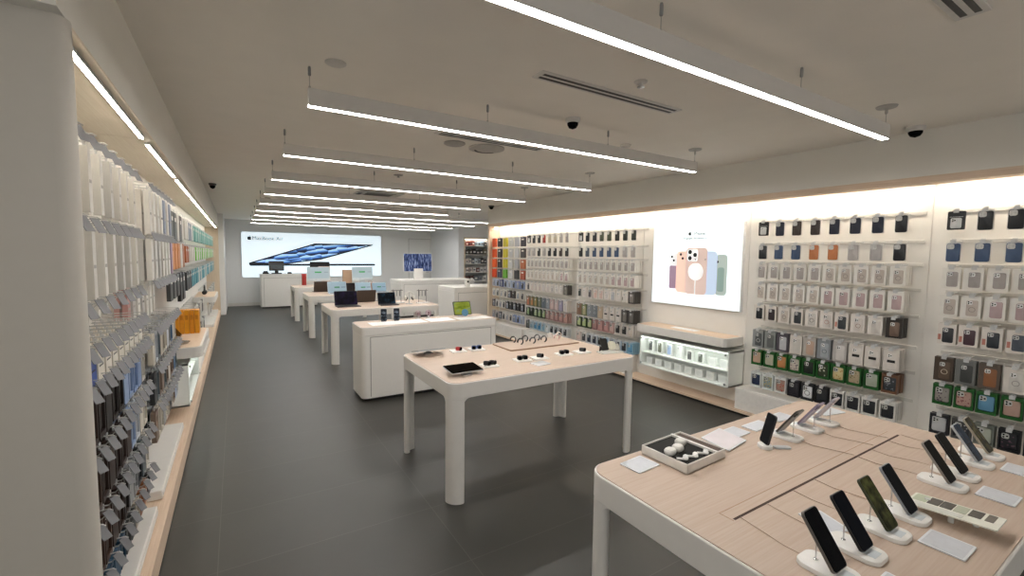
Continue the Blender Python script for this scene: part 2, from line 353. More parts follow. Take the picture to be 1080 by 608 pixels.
# ------------------------------------------------------------------ phone poster on the right wall
PY, PZ, PW, PH = 4.14, 1.09, 1.26, 1.02
e = empty('phone_poster', (XRW-.006, PY, PZ), -PI/2, 'glowing white poster of colourful phone cases above the wall shelf', 'poster')
mb = MB(); mb.box(0, -.045, 0, PW, -.001, PH); mb.build('lightbox_frame', M('#e6e8ea', .4), e, bevel=.002)
mb = MB(); mb.box(.008, -.048, .008, PW-.008, -.045, PH-.008); mb.build('lit_panel', M('#eef8fc', .5, emit=.55, noise=0), e)
def pr(name, pts, col, y0, y1, s=.75):
    s *= .42
    mb = MB(); mb.prism(pts, 'xz', y1, y0); return mb.build(name, emit_m(col, s), e)
def rr(x0, z0, x1, z1, r): return rrect(x1-x0, z1-z0, r, 5, (x0+x1)/2, (z0+z1)/2)
g = pr('green_case_print', rr(.94, .17, 1.085, .65, .04), '#aebdb8', -.048, -.0486); pr('wallet_print', rr(.965, .215, 1.05, .50, .025), '#86a09a', -.0486, -.0492)
pr('phone_print', rr(.28, .20, .40, .66, .05), '#eef1f4', -.048, -.0486, .9); pr('purple_wallet_print', rr(.28, .21, .40, .505, .02), '#a2889e', -.0486, -.0492)
pr('orange_phone_print', rr(.385, .165, .60, .69, .05), '#f2d0bf', -.0486, -.0495, .9)
pr('blue_case_print', rr(.76, .165, .955, .69, .05), '#c2d4ee', -.0486, -.0495, .9)
pr('pink_case_print', rr(.525, .155, .825, .735, .05), '#dac4bb', -.0495, -.0503)
pr('camera_print', rr(.542, .565, .695, .718, .035), '#f4f4f4', -.0503, -.0507, 1.)
for x, z, r in ((.583, .68, .027), (.655, .645, .027), (.583, .605, .027), (.66, .59, .009)): pr('lens_print', circ(r, 14, x, z), '#15171c', -.0507, -.051, .1)
pr('charger_print', circ(.106, 28, .67, .438), '#f6f6f7', -.0503, -.0508, 1.05); pr('charger_cable_print', rr(.664, .155, .676, .335, .005), '#f2f2f2', -.0503, -.0508, 1.)
for x, z, r, y in ((.312, .62, .016, -.0486), (.342, .572, .016, -.0486), (.447, .65, .017, -.0495), (.477, .60, .017, -.0495), (.80, .588, .012, -.0495), (.962, .565, .014, -.0486)): pr('lens_print', circ(r, 12, x, z), '#1a1c22', y, y-.0008, .1)
GT = emit_m('#4a4a4e', .3)
me = text_mesh('iPhone', .062, .0003); me.materials.append(GT); me.transform(LET); put('lettering', me, e, (.615, -.0484, .888))
me = text_mesh('MagSafe Accessories', .042, .0003); me.materials.append(GT); me.transform(LET); put('lettering', me, e, (.472, -.0484, .838))
mb = MB(); mb.prism([(a*.046, b*.046) for a, b in APPLE], 'xz', -.0488, -.048); mb.prism([(a*.046, b*.046) for a, b in LEAF], 'xz', -.0488, -.048); mb.build('apple_emblem', emit_m('#15161a', .1), e, (.568, 0, .91))

# ------------------------------------------------------------------ wall shelf and display cabinet
def wall_shelf(e, L, D, items=True):
    # local frame: x along the wall, -y into the room, z=0 at the shelf top
    pts = [(0, -.005), (0, -D+.06)]+[(.06-.06*math.cos(a), -D+.06-.06*math.sin(a)) for a in [i*PI/10 for i in range(1, 6)]]+[(L-.06+.06*math.sin(a), -D+.06-.06*math.cos(a)) for a in [i*PI/10 for i in range(0, 6)]]+[(L, -.005)]
    mb = MB(); mb.prism(pts, 'xy', -.10, -.002); mb.build('shelf_body', LACQ, e, bevel=.003)
    c = (L/2, -D/2)
    mb = MB(); mb.prism([(c[0]+(x-c[0])*(1-.02/L*2), c[1]+(y-c[1])*(1-.02/D*2)) for x, y in pts], 'xy', -.002, .001); mb.build('oak_inlay', OAKY if L > 1 else OAK, e)
def cabinet(e, L, D, H):
    mb = MB()
    for b in ((0, -D, 0, L, -.005, .018), (0, -D, H-.018, L, -.005, H), (0, -D, 0, .018, -.005, H), (L-.018, -D, 0, L, -.005, H), (0, -.012, 0, L, -.005, H)): mb.box(*b)
    mb.build('cabinet_body', M('#eff2ee', .35, noise=.01), e, bevel=.002)
    mb = MB(); mb.box(.018, -D+.03, H*.42, L-.018, -.012, H*.42+.012); mb.build('inner_shelf', M('#eff2ee', .35, noise=.01), e)
    mb = MB(); mb.box(.002, -D-.006, .002, L-.002, -D-.001, H-.002); mb.build('glass_front', M('#eef6f2', .05, noise=0, alpha=.10), e)
    for x in (.035, L-.035):
        for z in (.035, H-.035):
            mb = MB(); mb.prism(circ(.012, 12, x, z), 'xz', -D-.016, -D-.006); mb.build('lock', STEEL, e)
    mb = MB(); mb.box(.02, -D+.02, H-.024, L-.02, -D+.035, H-.0185); mb.build('cabinet_light', M('#f8fff8', .5, emit=14., noise=0), e)
e = empty('wall_shelf', (XRW-.006, 4.14, .817), -PI/2, 'white wall shelf with oak top under the phone poster', 'shelf'); wall_shelf(e, 1.29, .345)
e = empty('display_cabinet', (XRW-.006, 4.10, .265), -PI/2, 'white glass fronted display cabinet under the wall shelf on right wall', 'display cabinet'); CAB = e
cabinet(e, 1.27, .29, .40)
def case_mesh(w, h, d, col, cam=True, camcol='#d8d8d6', ring=None):
    mb = MB(); mb.pad(rrect(w, h, w*.17, 4), 0, -d, d*.3, 'xz')
    if cam:
        s = w*(.52 if camcol == '#d3d3d0' else .46); cx, cz = -w/2+s/2+.004, h/2-s/2-.004
        mb.prism(rrect(s, s, s*.28, 3, cx, cz), 'xz', -d-.0015, -d+.001, 1)
        for a, b in ((-.22, .22), (-.22, -.22), (.24, 0)): mb.prism(circ(s*.15, 8, cx+a*s, cz+b*s), 'xz', -d-.003, -d-.0014, 2)
    if ring:
        r = w*.30; n = 16
        for k in range(n):
            a0, a1 = 2*PI*k/n, 2*PI*(k+1)/n
            mb.prism([(r*math.cos(a0), r*math.sin(a0)-.01), (r*math.cos(a1), r*math.sin(a1)-.01), (r*.82*math.cos(a1), r*.82*math.sin(a1)-.01), (r*.82*math.cos(a0), r*.82*math.sin(a0)-.01)], 'xz', -d-.001, -d+.0005, 3)
    return mb, [M(col, .45), M(camcol, .3), M('#15161a', .2), M(ring or '#888888', .4)]
# boxed phones on the upper shelf of the cabinet, white boxes below
for k, (kind, c) in enumerate((('black', '#23262a'), ('dark green', '#474b33'), ('blue', '#9fb5de'), ('all white', '#eceeee'), ('white boxed black', '#3a3b3e'), ('white boxed grey green', '#4e5448'), ('small blank white', '#f2f2f2'), ('plain blank white', '#f0f0ee'))):
    h = .155 if k < 4 else .125; w = .085
    if k > 5: h, w = .10, .10
    o = MB().box(-w/2, -.02, 0, w/2, .02, h).build('boxed_phone_case', M('#f3f4f2', .4), None, (4.69, 4.00-k*.15, .265+.168+.0125), (0, 0, -PI/2), bevel=.003,
        label='%s case box, %s from left, upper shelf of display cabinet' % (kind, ORD[k]), cat='case box', group='boxes on the cabinet upper shelf')
    if k < 6:
        mb, mm = case_mesh(w*.62, h*.78, .003, c); mb.build('case_print', mm, o, (0, -.02, h/2))
    else: MB().box(-w*.35, -.0215, h*.15, w*.35, -.0195, h*.85).build('box_panel', M('#e7e8e8', .3), o)
for k in range(8):
    o = MB().box(-.05, -.03, 0, .05, .03, .09).build('accessory_box', M('#f0f1ee', .4), None, (4.68, 4.00-k*.15, .265+.0185), (0, 0, -PI/2), bevel=.003,
        label='small white box, %s from left on the bottom of the display cabinet' % ORD[k], cat='accessory box', group='white boxes in the cabinet bottom')
    MB().box(-.035, -.0315, .015, .035, -.0295, .07).build('box_panel', M('#dfe2e0', .3), o)
MB().prism(rrect(.35, .12, .005, 2), 'xy', 0, .003).build('price_card', PAPER, None, (4.70, 3.5, .8185), (0, 0, -PI/2), label='white paper card lying on the oak shelf under the poster', cat='card')

# low drawer units under the hanging bays
def drawer_unit(x0, x1, y0, y1, z0, z1, lab, group, side):
    e = empty('drawer_unit', ((x0+x1)/2, (y0+y1)/2, z0), 0, lab, 'drawer unit', group); dx, dy, h = (x1-x0)/2, (y1-y0)/2, z1-z0
    mb = MB(); mb.box(-dx, -dy, .0005, dx, dy, h); mb.build('unit_body', LACQ, e, bevel=.006)
    s = side
    mb = MB()
    for k in range(2): mb.box(s*dx-.002, -dy+.02+k*dy, .02, s*dx+.003, -.012+k*dy, h-.02)
    mb.build('drawer_front', M('#d8d5d0', .4), e, bevel=.001)
for n, nm in (('E', 'rightmost hanging bay'), ('D', 'hanging bay right of the poster'), ('C', 'hanging bay left of the poster'), ('B', 'second hanging bay left of the poster'), ('A', 'far hanging bay by the end panel')):
    a, b = RB[n]
    drawer_unit(XR+.03, XRW-.008, a+.05, b-.05, .05, .285, 'low white drawer unit under the '+nm, 'drawer units along the right wall', -1)
for i in range(8):
    if i in (2, 5): continue
    a = LB[i]
    drawer_unit(XLW+.008, -.435, a+.10, a+1.42, .14, .20, 'low white ledge box on the oak plinth of left wall, %s bay from near end' % ORD[i], 'ledge boxes along the left wall', 1)

# ------------------------------------------------------------------ hooks and hanging packs
HM = {}
def hook_meshes(length, big):
    k = (length, big)
    if k not in HM:
        mb = MB(); mb.tube([(0, -.012, 0), (0, -length+.012, 0), (0, -length, .012)] if big else [(0, -.012, 0), (0, -length+.003, 0)], .0025, 5); (mb.tube([(0, -.012, .034), (0, -length-.012, .034), (0, -length-.022, .026)], .0022, 6) if big else None)
        mb.box(-.012, -.014, -.008, .012, -.008, .036 if big else .008)
        h = mb.mesh('hook', [M('#c6c6c3', .35)])
        mb = MB()
        if big: mb.loft([[(sx*.013, -length+a_-sx*.009+dx_, z_) for a_, z_, dx_ in ((-.004, .030, 0), (-.028, -.024, 0), (-.028, -.024, .0022), (-.004, .030, .0022))] for sx in (-1, 1)])
        else: mb.box(-.015, -length-.004, -.026, .015, -length-.001, .002)
        t = mb.mesh('price_tag', [M('#85868a', .45) if big else M('#c3c4c4', .35)])
        HM[k] = (h, t)
    return HM[k]
def rail(loc, rz, L, hooks, length, big, lab, group):
    o = MB().box(-.02, -.010, -.014, L+.02, -.0005, .014).build('hook_rail', M('#cfccc6', .4), None, loc, (0, 0, rz), bevel=.002, label=lab, cat='hook rail', group=group)
    h, t = hook_meshes(length, big)
    for x in hooks:
        a = put('hook', h, o, (x, 0, 0)); put('price_tag', t, a)
    return o
PM = {}
def pack_meshes(spec):
    """spec = (style, w, h, d, boxcol, casecol, ring, deco). Local frame: wire at the origin, front at y=-d."""
    if spec in PM: return PM[spec]
    st, w, h, d, bc, cc, ring, deco = spec
    top = -.014; parts = []
    tab = MB()
    for b in ((-.013, -.0015-d/2, -.024, -.006, .0015-d/2, .010), (.006, -.0015-d/2, -.024, .013, .0015-d/2, .010), (-.006, -.0015-d/2, .004, .006, .0015-d/2, .010), (-.006, -.0015-d/2, -.024, .006, .0015-d/2, -.005)): tab.box(*b)
    parts.append(('hang_tab', tab.mesh('hang_tab', [CLEARP], False), (0, 0, 0)))
    body = MB(); zc = top-h/2
    if st == 'tray':
        body.prism(rrect(w, h, .008, 3, 0, zc), 'xz', -.006, 0)
        cm, mm = case_mesh(w*.88, h*.92, .011, cc, True, '#d3d3d0', ring); mm[2] = M('#c4c4c2', .3); me = cm.mesh('case', mm)
        parts.append(('case', me, (0, -.006, zc-.003)))
    elif st == 'wallet':
        body.prism(rrect(w, h, .008, 3, 0, zc), 'xz', -.012, 0)
        cm, mm = case_mesh(w*.62, h*.55, .004, '#d9dad8', True, '#e4e4e2', None)
        cm.box(-w*.38, -.003, h*.33, w*.38, 0, h*.345, 1)
        parts.append(('phone_print', cm.mesh('phone_print', mm), (0, -.012, zc-h*.14)))
    elif st in ('box', 'band'):
        body.box(-w/2, -d, -h+top, w/2, 0, top)
        if st == 'box':
            cm, mm = case_mesh(w*.60, h*.72, .0025, cc, True, '#c9c9c8' if cc < '#888888' else '#e2e1df', ring)
            parts.append(('case_print', cm.mesh('case_print', mm), (w*.06, -d, zc-.008)))
            if deco:
                dm = MB(); dm.box(-w*.22, -d-.0075, zc-h*.10, w*.26, -d-.002, zc+h*.02) if deco == 'band' else dm.box(-w*.46, -d-.0022, zc-h*.30, -w*.30, -d-.0005, zc-h*.02)
                parts.append(('label_band', dm.mesh('label_band', [M('#1b1a1a' if deco == 'band' else deco, .4)], False), (0, 0, 0)))
        else:
            dm = MB(); dm.box(-w*.3, -d-.001, -h*.55+top, w*.3, -d+.0005, -h*.5+top)
            parts.append(('box_mark', dm.mesh('box_mark', [M(cc, .5)], False), (0, 0, 0)))
    elif st == 'window':
        t = .009
        body.box(-w/2, -d, -h+top, -w/2+t, 0, top); body.box(w/2-t, -d, -h+top, w/2, 0, top); body.box(-w/2+t, -d, top-.022, w/2-t, 0, top)
        body.box(-w/2+t, -d, -h+top, w/2-t, 0, -h+top+.02); body.box(-w/2+t, -.004, -h+top+.02, w/2-t, 0, top-.022)
        cm, mm = case_mesh((w-2*t)*.92, (h-.045)*.98, .012, cc, True, '#b9bab6', ring)
        if deco:
            rs = random.Random(deco)
            for k in range(14): cm.prism(circ(rs.uniform(.003, .007), 7, rs.uniform(-.3, .3)*w, rs.uniform(-.35, .25)*h), 'xz', -.0128, -.0115, 3)
            mm[3] = M(deco, .5)
        parts.append(('case', cm.mesh('case', mm), (0, -.006, zc)))
    elif st == 'sleeve':
        body.prism(rrect(w, h, .012, 3, 0, zc), 'xz', -d, 0)
        dm = MB(); dm.box(-w*.25, -d-.0015, zc+h*.18, w*.25, -d+.0005, zc+h*.32); parts.append(('paper_label', dm.mesh('paper_label', [M(cc, .5)], False), (0, 0, 0)))
    me = body.mesh('pack', [M(bc, .45, noise=.03)], st in ('tray', 'wallet', 'sleeve'))
    PM[spec] = (me, parts); return PM[spec]
LABELS = []
def pack(name, spec, loc, rz, lab, cat, group):
    me, parts = pack_meshes(spec)
    o = put(name, me, None, loc, (0, 0, rz), label=lab, cat=cat, group=group)
    for n, m, l in parts: put(n, m, o, l)
    LABELS.append(lab); return o

ROWN = ['top row', 'second row', 'third row', 'fourth row', 'fifth row', 'sixth row', 'seventh row', 'bottom row']
RZ = [(2.10, 1.945), (1.865, 1.72), (1.67, 1.49), (1.46, 1.275), (1.235, 1.055), (.97, .765), (.755, .575), (.515, .335)]
CN = {'#10131a': 'black', '#1c2236': 'navy', '#3a2b26': 'brown', '#3c5272': 'blue', '#c47a4a': 'orange', '#b3aeac': 'grey', '#2a2d24': 'dark green', '#565a44': 'olive', '#4a5666': 'slate', '#b23c34': 'red', '#c9bda9': 'beige', '#a39c98': 'grey clear', '#bdb2a8': 'clear', '#b09a9a': 'pinkish clear'}
def tray(c): return ('tray', .088, .150, .018, '#d4d3d0', c, None, None), CN[c]+' silicone phone case'
WAL = (('wallet', .10, .14, .014, '#17171a', '#d9dad8', None, None), 'black wallet pouch with phone picture')
def wbox(c, n, ring=None, deco=None, h=.16, bc='#e2dfd8', w=.106): return ('box', w, h, .022, bc, c, ring, deco), n
def win(bc, c, n, ring=None, deco=None, h=.16, w=.108): return ('window', w, h, .024, bc, c, ring, deco), n
K, NV, BRN, BLU, ORG, GRY, DG, OL, SL, RED, BEI = '#10131a', '#1c2236', '#3a2b26', '#3c5272', '#c47a4a', '#b3aeac', '#2a2d24', '#565a44', '#4a5666', '#b23c34', '#c9bda9'
GC, CL, PK = '#a39c98', '#bdb2a8', '#b09a9a'
def cream(n, a): return [wbox(GC if k < a else CL, 'cream boxed clear phone case' if k < a else 'cream boxed clear phone case with ring', None if k < a else '#8b8680') for k in range(n)]
def cream2(n, a): return [wbox(CL if k < a else PK, 'cream boxed ringed clear case' if k < a else 'cream boxed pinkish clear case', '#8b8680' if k < a else None, None, .165) for k in range(n)]
def wb(c, n, ring=None, deco=None): return wbox(c, n, ring, deco, .16, '#dcd5cd')
def big(c, n, ring=None, deco=None, bc='#d3ccc4'): return wbox(c, n, ring, deco, .185, bc, .110)
GRN = '#1f5a24'
BAYS = {
 'D': ('right of the poster', [
   [WAL]+[tray(c) for c in (NV, BRN, BRN, NV, NV, NV, K)],
   [tray(c) for c in (K, BLU, BLU, ORG, ORG, GRY, GRY, K)],
   cream(10, 5), cream2(10, 5),
   [wb(K, 'white boxed black case'), wb('#2b1f22', 'white boxed dark case'), wb(CL, 'white boxed clear ringed case', '#5c5652'), wb('#33373b', 'white boxed charcoal case'), wb('#c3bdb7', 'white boxed case with black ring', '#2a2627'), wb('#cfc8c2', 'white boxed case with red ring', '#a86b55'), wb('#32363a', 'white boxed slate case', None, '#b9796a'), wb('#cdc5be', 'white boxed case with tan edge', '#8d6d58'), wb('#c9c3bc', 'plain cream boxed case'), wbox('#6e5a4d', 'dark photo box', None, None, .165, '#2b2522')],
   [big('#4c4f50', 'grey boxed case with pale ring', '#c6c6c4', None, '#8d8f8e'), big('#5b5e5d', 'grey boxed dark case', None, None, '#7f8482'), big('#b3b4b8', 'grey boxed pale case', None, None, '#4f4a52'), big('#c8c4bd', 'white boxed clear case'), big('#b49a88', 'grey boxed tan case', None, None, '#a9a39d'), big('#9ba1a6', 'grey boxed ringed case', '#3e4246', None, '#84888b'), big('#cfcac6', 'grey boxed clear case', None, None, '#b4afab'), big('#d6cfc8', 'white box with black band', None, 'band'), big('#d7d0c9', 'tall white box with black band', None, 'band'), big('#d8d1ca', 'end white box with black band', None, 'band')],
   [win(GRN, '#b59a84', 'green boxed beige case'), win(GRN, '#b3b09a', 'green boxed cream case'), win(GRN, '#b07a4a', 'green boxed tan case'), win(GRN, '#b8aea4', 'green boxed floral case', None, '#5d4f5f'), win(GRN, '#1c241e', 'green boxed black case'), win(GRN, '#39432f', 'green boxed speckled dark case', None, '#c9c9b5'), win(GRN, '#c9b98a', 'green boxed yellow case', None, '#a8823c'), win(GRN, '#a8977c', 'green boxed patterned beige case', None, '#6f6b4a'), win(GRN, '#9fa595', 'green boxed pale green case'), win('#6d4c38', '#31353a', 'brown boxed dark case', None, '#777b80')],
   [win('#d9dcdb', '#23304a', 'white boxed navy case'), win('#d9dedd', '#9b9a82', 'white boxed case with blue pattern', None, '#4b7fa5'), win('#dcdcda', '#9a7a6c', 'white boxed reddish case', None, '#a34f45'), win('#1e1d22', '#25242b', 'black boxed dark case'), win('#26272b', '#d7d9dc', 'black boxed white case with ring', '#2f3032'), win('#1a1b1e', '#222428', 'black boxed charcoal case'), win('#d4d2cd', '#22252a', 'white framed black case'), win('#d6d4cf', '#1f2226', 'white framed dark case'), win('#d8d6d1', '#24272b', 'white framed charcoal case'), win('#dad8d3', '#202327', 'wide white framed black case')]], 2.585, 1.455),
 'E': ('at the right picture edge', [
   [WAL, tray(K), tray(K), tray(NV), tray(K)], [tray(BLU)]*5, cream(6, 6), cream2(6, 2),
   [wb('#2d2f33', 'white boxed charcoal case', None, '#b9796a'), wb('#48333a', 'white boxed maroon case', None, '#b9796a'), wb('#2b3036', 'white boxed black case', None, '#b9796a'), wb('#4a525c', 'white boxed slate case', None, '#b9796a'), wb('#3a3c40', 'white boxed grey case'), wb(K, 'white boxed dark case')],
   [big('#5a4a3c', 'brown boxed case with pale ring', '#c8bba8', None, '#473b31'), big('#3b3d3c', 'grey boxed dark case', None, None, '#6b6d6b'), big('#8a5c3c', 'grey boxed rust case', None, None, '#5d5148'), big('#c9c5bf', 'white boxed clear case', '#8a8580'), big('#b9b5af', 'white boxed grey case'), big('#a9a5a0', 'white boxed pale case')],
   [win(GRN, '#8f8a84', 'green boxed floral case', None, '#4a3c4c'), win(GRN, '#b08f84', 'green boxed pink floral case', None, '#7c4a4a'), win(GRN, '#5f8fae', 'green boxed blue case'), win(GRN, '#b09487', 'green boxed blush case'), win(GRN, '#a39a8c', 'green boxed beige case'), win(GRN, '#8f9a8c', 'green boxed pale case')],
   [win('#24252b', '#b9bbbc', 'black boxed white case'), win('#4b4c4c', '#33353a', 'grey boxed dark case', None, '#a9a8a4'), win('#6b7069', '#a7ab9d', 'grey boxed pale green case'), win('#15161a', '#1d1e24', 'black boxed black case', None, '#5d4450'), win('#17181c', '#26272c', 'black boxed charcoal case'), win('#1b1c20', '#2a2b30', 'black boxed dark case')]], 1.125, .505),
 'C': ('left of the poster', [
   [WAL, tray(K), tray(K), tray(OL), tray(OL), tray(DG), tray(DG), tray(DG)], [tray(K), tray(SL), tray(BLU), tray(BLU), tray(BLU), tray(BLU), tray(GRY), tray(GRY)],
   cream(10, 10), cream2(10, 6),
   [wb('#26332d', 'white boxed dark green case'), wb('#d5cbc6', 'white boxed pale case'), wb('#45403f', 'white boxed dark case'), wb('#c9a99d', 'white boxed pink case'), wb('#cbb0a6', 'white boxed blush case'), wb('#cfc8c4', 'white boxed ringed case', '#7b7674'), wb('#a4a6ab', 'white boxed grey case'), wb('#d2cbc6', 'plain white boxed case'), wb('#cfc9c3', 'white boxed speckled case', None, '#6d6a66'), wbox('#7d7873', 'dark photo box', None, None, .165, '#45423f')],
   [big('#7c5a48', 'brown boxed case', None, None, '#8b7460'), big('#a29b79', 'green edged boxed case', None, None, '#707a56'), big('#7f868b', 'grey boxed ringed case', '#c9cdd0', None, '#8b8f92'), big('#6d747a', 'slate boxed ringed case', '#c2c6ca', None, '#7d8286'), big('#b9a58e', 'tan boxed case', None, None, '#b4a48f'), big('#d2c9c1', 'pink white box with black band', None, 'band'), big('#d6cec6', 'white box with black band', None, 'band'), big('#d7d0c9', 'cream box with black band', None, 'band'), big('#77736e', 'charcoal photo box', None, None, '#44413d'), big('#6a6763', 'dark photo box', None, None, '#3d3a37')],
   [win('#26381c', '#b6c28e', 'dark boxed lime case'), win('#26381c', '#a9b680', 'dark boxed green case'), win('#26381c', '#b0ba8c', 'dark boxed pale green case'), win('#8c6a6a', '#a3807c', 'rose boxed case'), win('#a9837f', '#b98f8a', 'pink boxed case'), win('#a37c7a', '#b58a86', 'dusty pink boxed case'), win('#b39792', '#c2a59f', 'blush boxed case'), win('#d5cfc9', '#1d1c1e', 'white framed black case'), win('#d7d1cb', '#2a2829', 'white framed dark case'), win('#d9d3cc', '#c9c0b4', 'white framed cream case')],
   [win('#cfc4bd', '#c2aea6', 'white framed pink case'), win('#d3cdc8', '#3a3b3d', 'white framed grey case'), win('#c9cdd1', '#232c3b', 'pale framed navy case'), win('#cfd4d8', '#20283a', 'pale framed dark blue case'), win('#b9c4cc', '#16181c', 'pale framed black case'), win('#a9bccb', '#3e6a8c', 'blue framed case'), win('#c6d0d8', '#44718f', 'pale blue framed case'), win('#cfd5d9', '#2b3340', 'pale framed slate case'), win('#aebfcd', '#1c2027', 'blue framed black case'), win('#8db4c9', '#5f93b3', 'light blue boxed case')]], 5.475, 4.37),
 'B': ('second left of the poster', [
   [WAL, tray(K), tray(K), tray(RED), tray(BEI), tray(BEI), tray(GRY), tray(GRY)], [tray(GRY), tray(GRY), tray(K), tray(GRY), tray(K), tray(K), tray(BRN), tray(K)],
   cream(10, 10), cream2(10, 8),
   [wb('#4d4c4e', 'white boxed grey case'), wb('#cdbcb6', 'white boxed pink case'), wb('#c9bdb8', 'white boxed blush case'), wb('#c3b4b0', 'white boxed mauve case'), wb('#cfc6c2', 'white boxed pale case'), wb('#c6bbb6', 'white boxed beige case'), wb('#bdb7b5', 'white boxed clear case', '#2a292b'), wb('#c9c3bf', 'white boxed ringed case', '#1f1e20'), wb('#cdc6c1', 'white boxed black ring case', '#242325'), wbox('#7d7873', 'dark photo box', None, None, .165, '#45423f')],
   [big('#b36f52', 'orange boxed case', None, None, '#7c6a58'), big('#a5764f', 'tan boxed case', None, None, '#6f6a4c'), big('#8f7a4a', 'olive boxed case', None, None, '#5f6444'), big('#6f6f5a', 'green grey boxed case', None, None, '#5a6250'), big('#55606a', 'slate boxed case', None, None, '#6b747b'), big('#8a9299', 'grey boxed ringed case', '#3c4044', None, '#83898e'), big('#c2a9a6', 'pink boxed case', None, None, '#b59f9b'), big('#bfa7a5', 'dusty pink boxed case', None, None, '#b0a29f'), big('#8d87a0', 'lilac boxed case', None, None, '#8b8793'), big('#c2bcb8', 'plain white boxed case')],
   [win('#24301e', '#8fa57c', 'dark boxed pale green case'), win('#22321f', '#1e241f', 'dark boxed black case'), win('#22321f', '#a7b592', 'dark boxed lime case'), win('#26361f', '#93a77e', 'dark boxed sage case'), win('#27371f', '#9dae85', 'dark boxed green case'), win('#8a6f6c', '#a78d88', 'rose boxed case'), win('#9b7f7b', '#b59a94', 'blush boxed case'), win('#8f6f6d', '#a98783', 'pink boxed case'), win('#9a7a76', '#b5918b', 'dusty pink boxed case'), win('#a3847c', '#b98f84', 'peach boxed case')],
   [win('#3a3d3c', '#5d605c', 'dark framed grey case'), win('#b9c2c6', '#6f8a98', 'pale framed blue case'), win('#a9bac4', '#3f7ea6', 'blue framed case'), win('#9fb9c7', '#2f7199', 'blue framed teal case'), win('#aab7bf', '#7fa1b5', 'pale blue framed case'), win('#b5bfc4', '#d1d6d8', 'pale framed white case'), win('#c2c9cc', '#20242b', 'pale framed black case'), win('#c4cacd', '#2a2f37', 'pale framed dark case'), win('#c6ccce', '#1c2026', 'pale framed charcoal case'), win('#c9ced0', '#23272d', 'white framed black case')]], 6.955, 5.83),
}
for key, (nm, rows, ya, yb) in BAYS.items():
    for r, row in enumerate(rows):
        zt, zb = RZ[r]; n = len(row); hz = zt-.008
        ys = [ya+(yb-ya)*k/(n-1) for k in range(n)]
        y0 = ya+.05
        rail((XRW-.006, y0, hz), -PI/2, (ya-yb)+.14, [y0-y for y in ys], .20, False, 'white hook rail holding the %s of the bay %s' % (ROWN[r], nm), 'hook rails on the right wall')
        for k, (spec, what) in enumerate(row):
            if key == 'E' and ys[k] < .40: continue
            depth = 1
            if r >= 2 and key in 'DE': depth = 2
            if r >= 2 and k == n-1 and key in 'DCB': depth = 4 if key != 'B' else 3
            cat = 'wallet pouch' if spec[0] == 'wallet' else 'phone case'
            for j in range(depth):
                base = '%s, %s from left, %s %s' % (what, ORD[k], ROWN[r], nm)
                if j: base = '%s behind the %s from left, %s %s' % (('box next', 'box third back', 'box fourth back')[j-1], ORD[k], ROWN[r], nm)
                dpt = spec[3]
                pack({'tray': 'hanging_silicone_case', 'wallet': 'hanging_wallet_pouch', 'box': 'hanging_boxed_case', 'window': 'hanging_window_box_case'}[spec[0]], spec, (XRW-.006-.195+dpt+.003+j*(dpt+.014), ys[k]+random.uniform(-.003, .003), hz), -PI/2, base, cat, 'phone cases in the %s %s' % (ROWN[r], nm))
# far bay A: taller coloured sleeves above, small boxes below
AR = [(2.09, ['#e2581f', '#22201f', '#c3b81e', '#c9c9c9', '#b9bcc6', '#332c38']), (1.87, ['#e2581f', '#2a2624', '#c6ba22', '#bfc0c2', '#c4c6c9', '#3a3437']), (1.66, ['#dd5a22', '#2b2524', '#c3bb20', '#c6c7c8', '#a8aab0', '#b56a44']), (1.45, ['#e04c1c', '#33384e', '#5fa02a', '#cfcfcf', '#2c2b2d', '#9c4a30']),
      (1.235, ['#b4bdd2', '#aeb8d0', '#3a4272', '#b9c2d6', '#b3bcd0', '#a9b4cc', '#7f8db4', '#8a97b8']), (1.03, ['#d8d5cd', '#d5d1c8', '#d9d5cc', '#d6d2c9', '#3c3331', '#473d39', '#d3cec6', '#d6d1c8']), (.80, ['#3a3034', '#d4d1cc', '#d2cfc9', '#d6d3cd', '#16181a', '#15171a', '#17191c', '#141619', '#16181b']), (.56, ['#a39b9c', '#c4bcbb', '#2b2b33', '#cfcac6', '#c6beb8', '#d1cbc4', '#7083a8', '#8d9cc0', '#a3acbf'])]
ACOL = {'#e': 'orange', '#d': 'white', '#c': 'pale', '#b': 'pale', '#a': 'grey blue', '#2': 'black', '#3': 'dark', '#1': 'black', '#4': 'dark brown', '#5': 'green', '#7': 'blue', '#8': 'blue', '#9': 'rust'}
for r, (zt, cols) in enumerate(AR):
    n = len(cols); ya, yb = 8.27, 7.16; ys = [ya+(yb-ya)*k/(n-1) for k in range(n)]; y0 = ya+.02
    rail((XRW-.006, y0, zt-.02), -PI/2, 1.18, [y0-y for y in ys], .20, False, 'white hook rail holding the %s of the far bay by the oak end panel' % ROWN[r], 'hook rails on the right wall')
    for k, c in enumerate(cols):
        nmc = {'#c3b81e': 'yellow', '#c6ba22': 'yellow', '#c3bb20': 'yellow', '#b56a44': 'brown', '#dd5a22': 'orange', '#5fa02a': 'lime green'}.get(c, ACOL[c[:2]])
        if r < 4: sp = ('sleeve', .15, .18, .03, c, '#e6e3dc' if k % 2 else c, None, None); wh = nmc+' accessory pouch'; ct = 'accessory pouch'
        else: sp = ('box', .115, .15, .03, c, '#2b2c30' if k % 2 else '#8a8f98', None, None); wh = nmc+' accessory box'; ct = 'accessory box'
        pack('hanging_'+ct.replace(' ', '_'), sp, (XRW-.006-.195+.033, ys[k], zt-.02), -PI/2, '%s, %s from left, %s beside the oak end panel' % (wh, ORD[k], ROWN[r]), ct, 'goods in the far right bay')

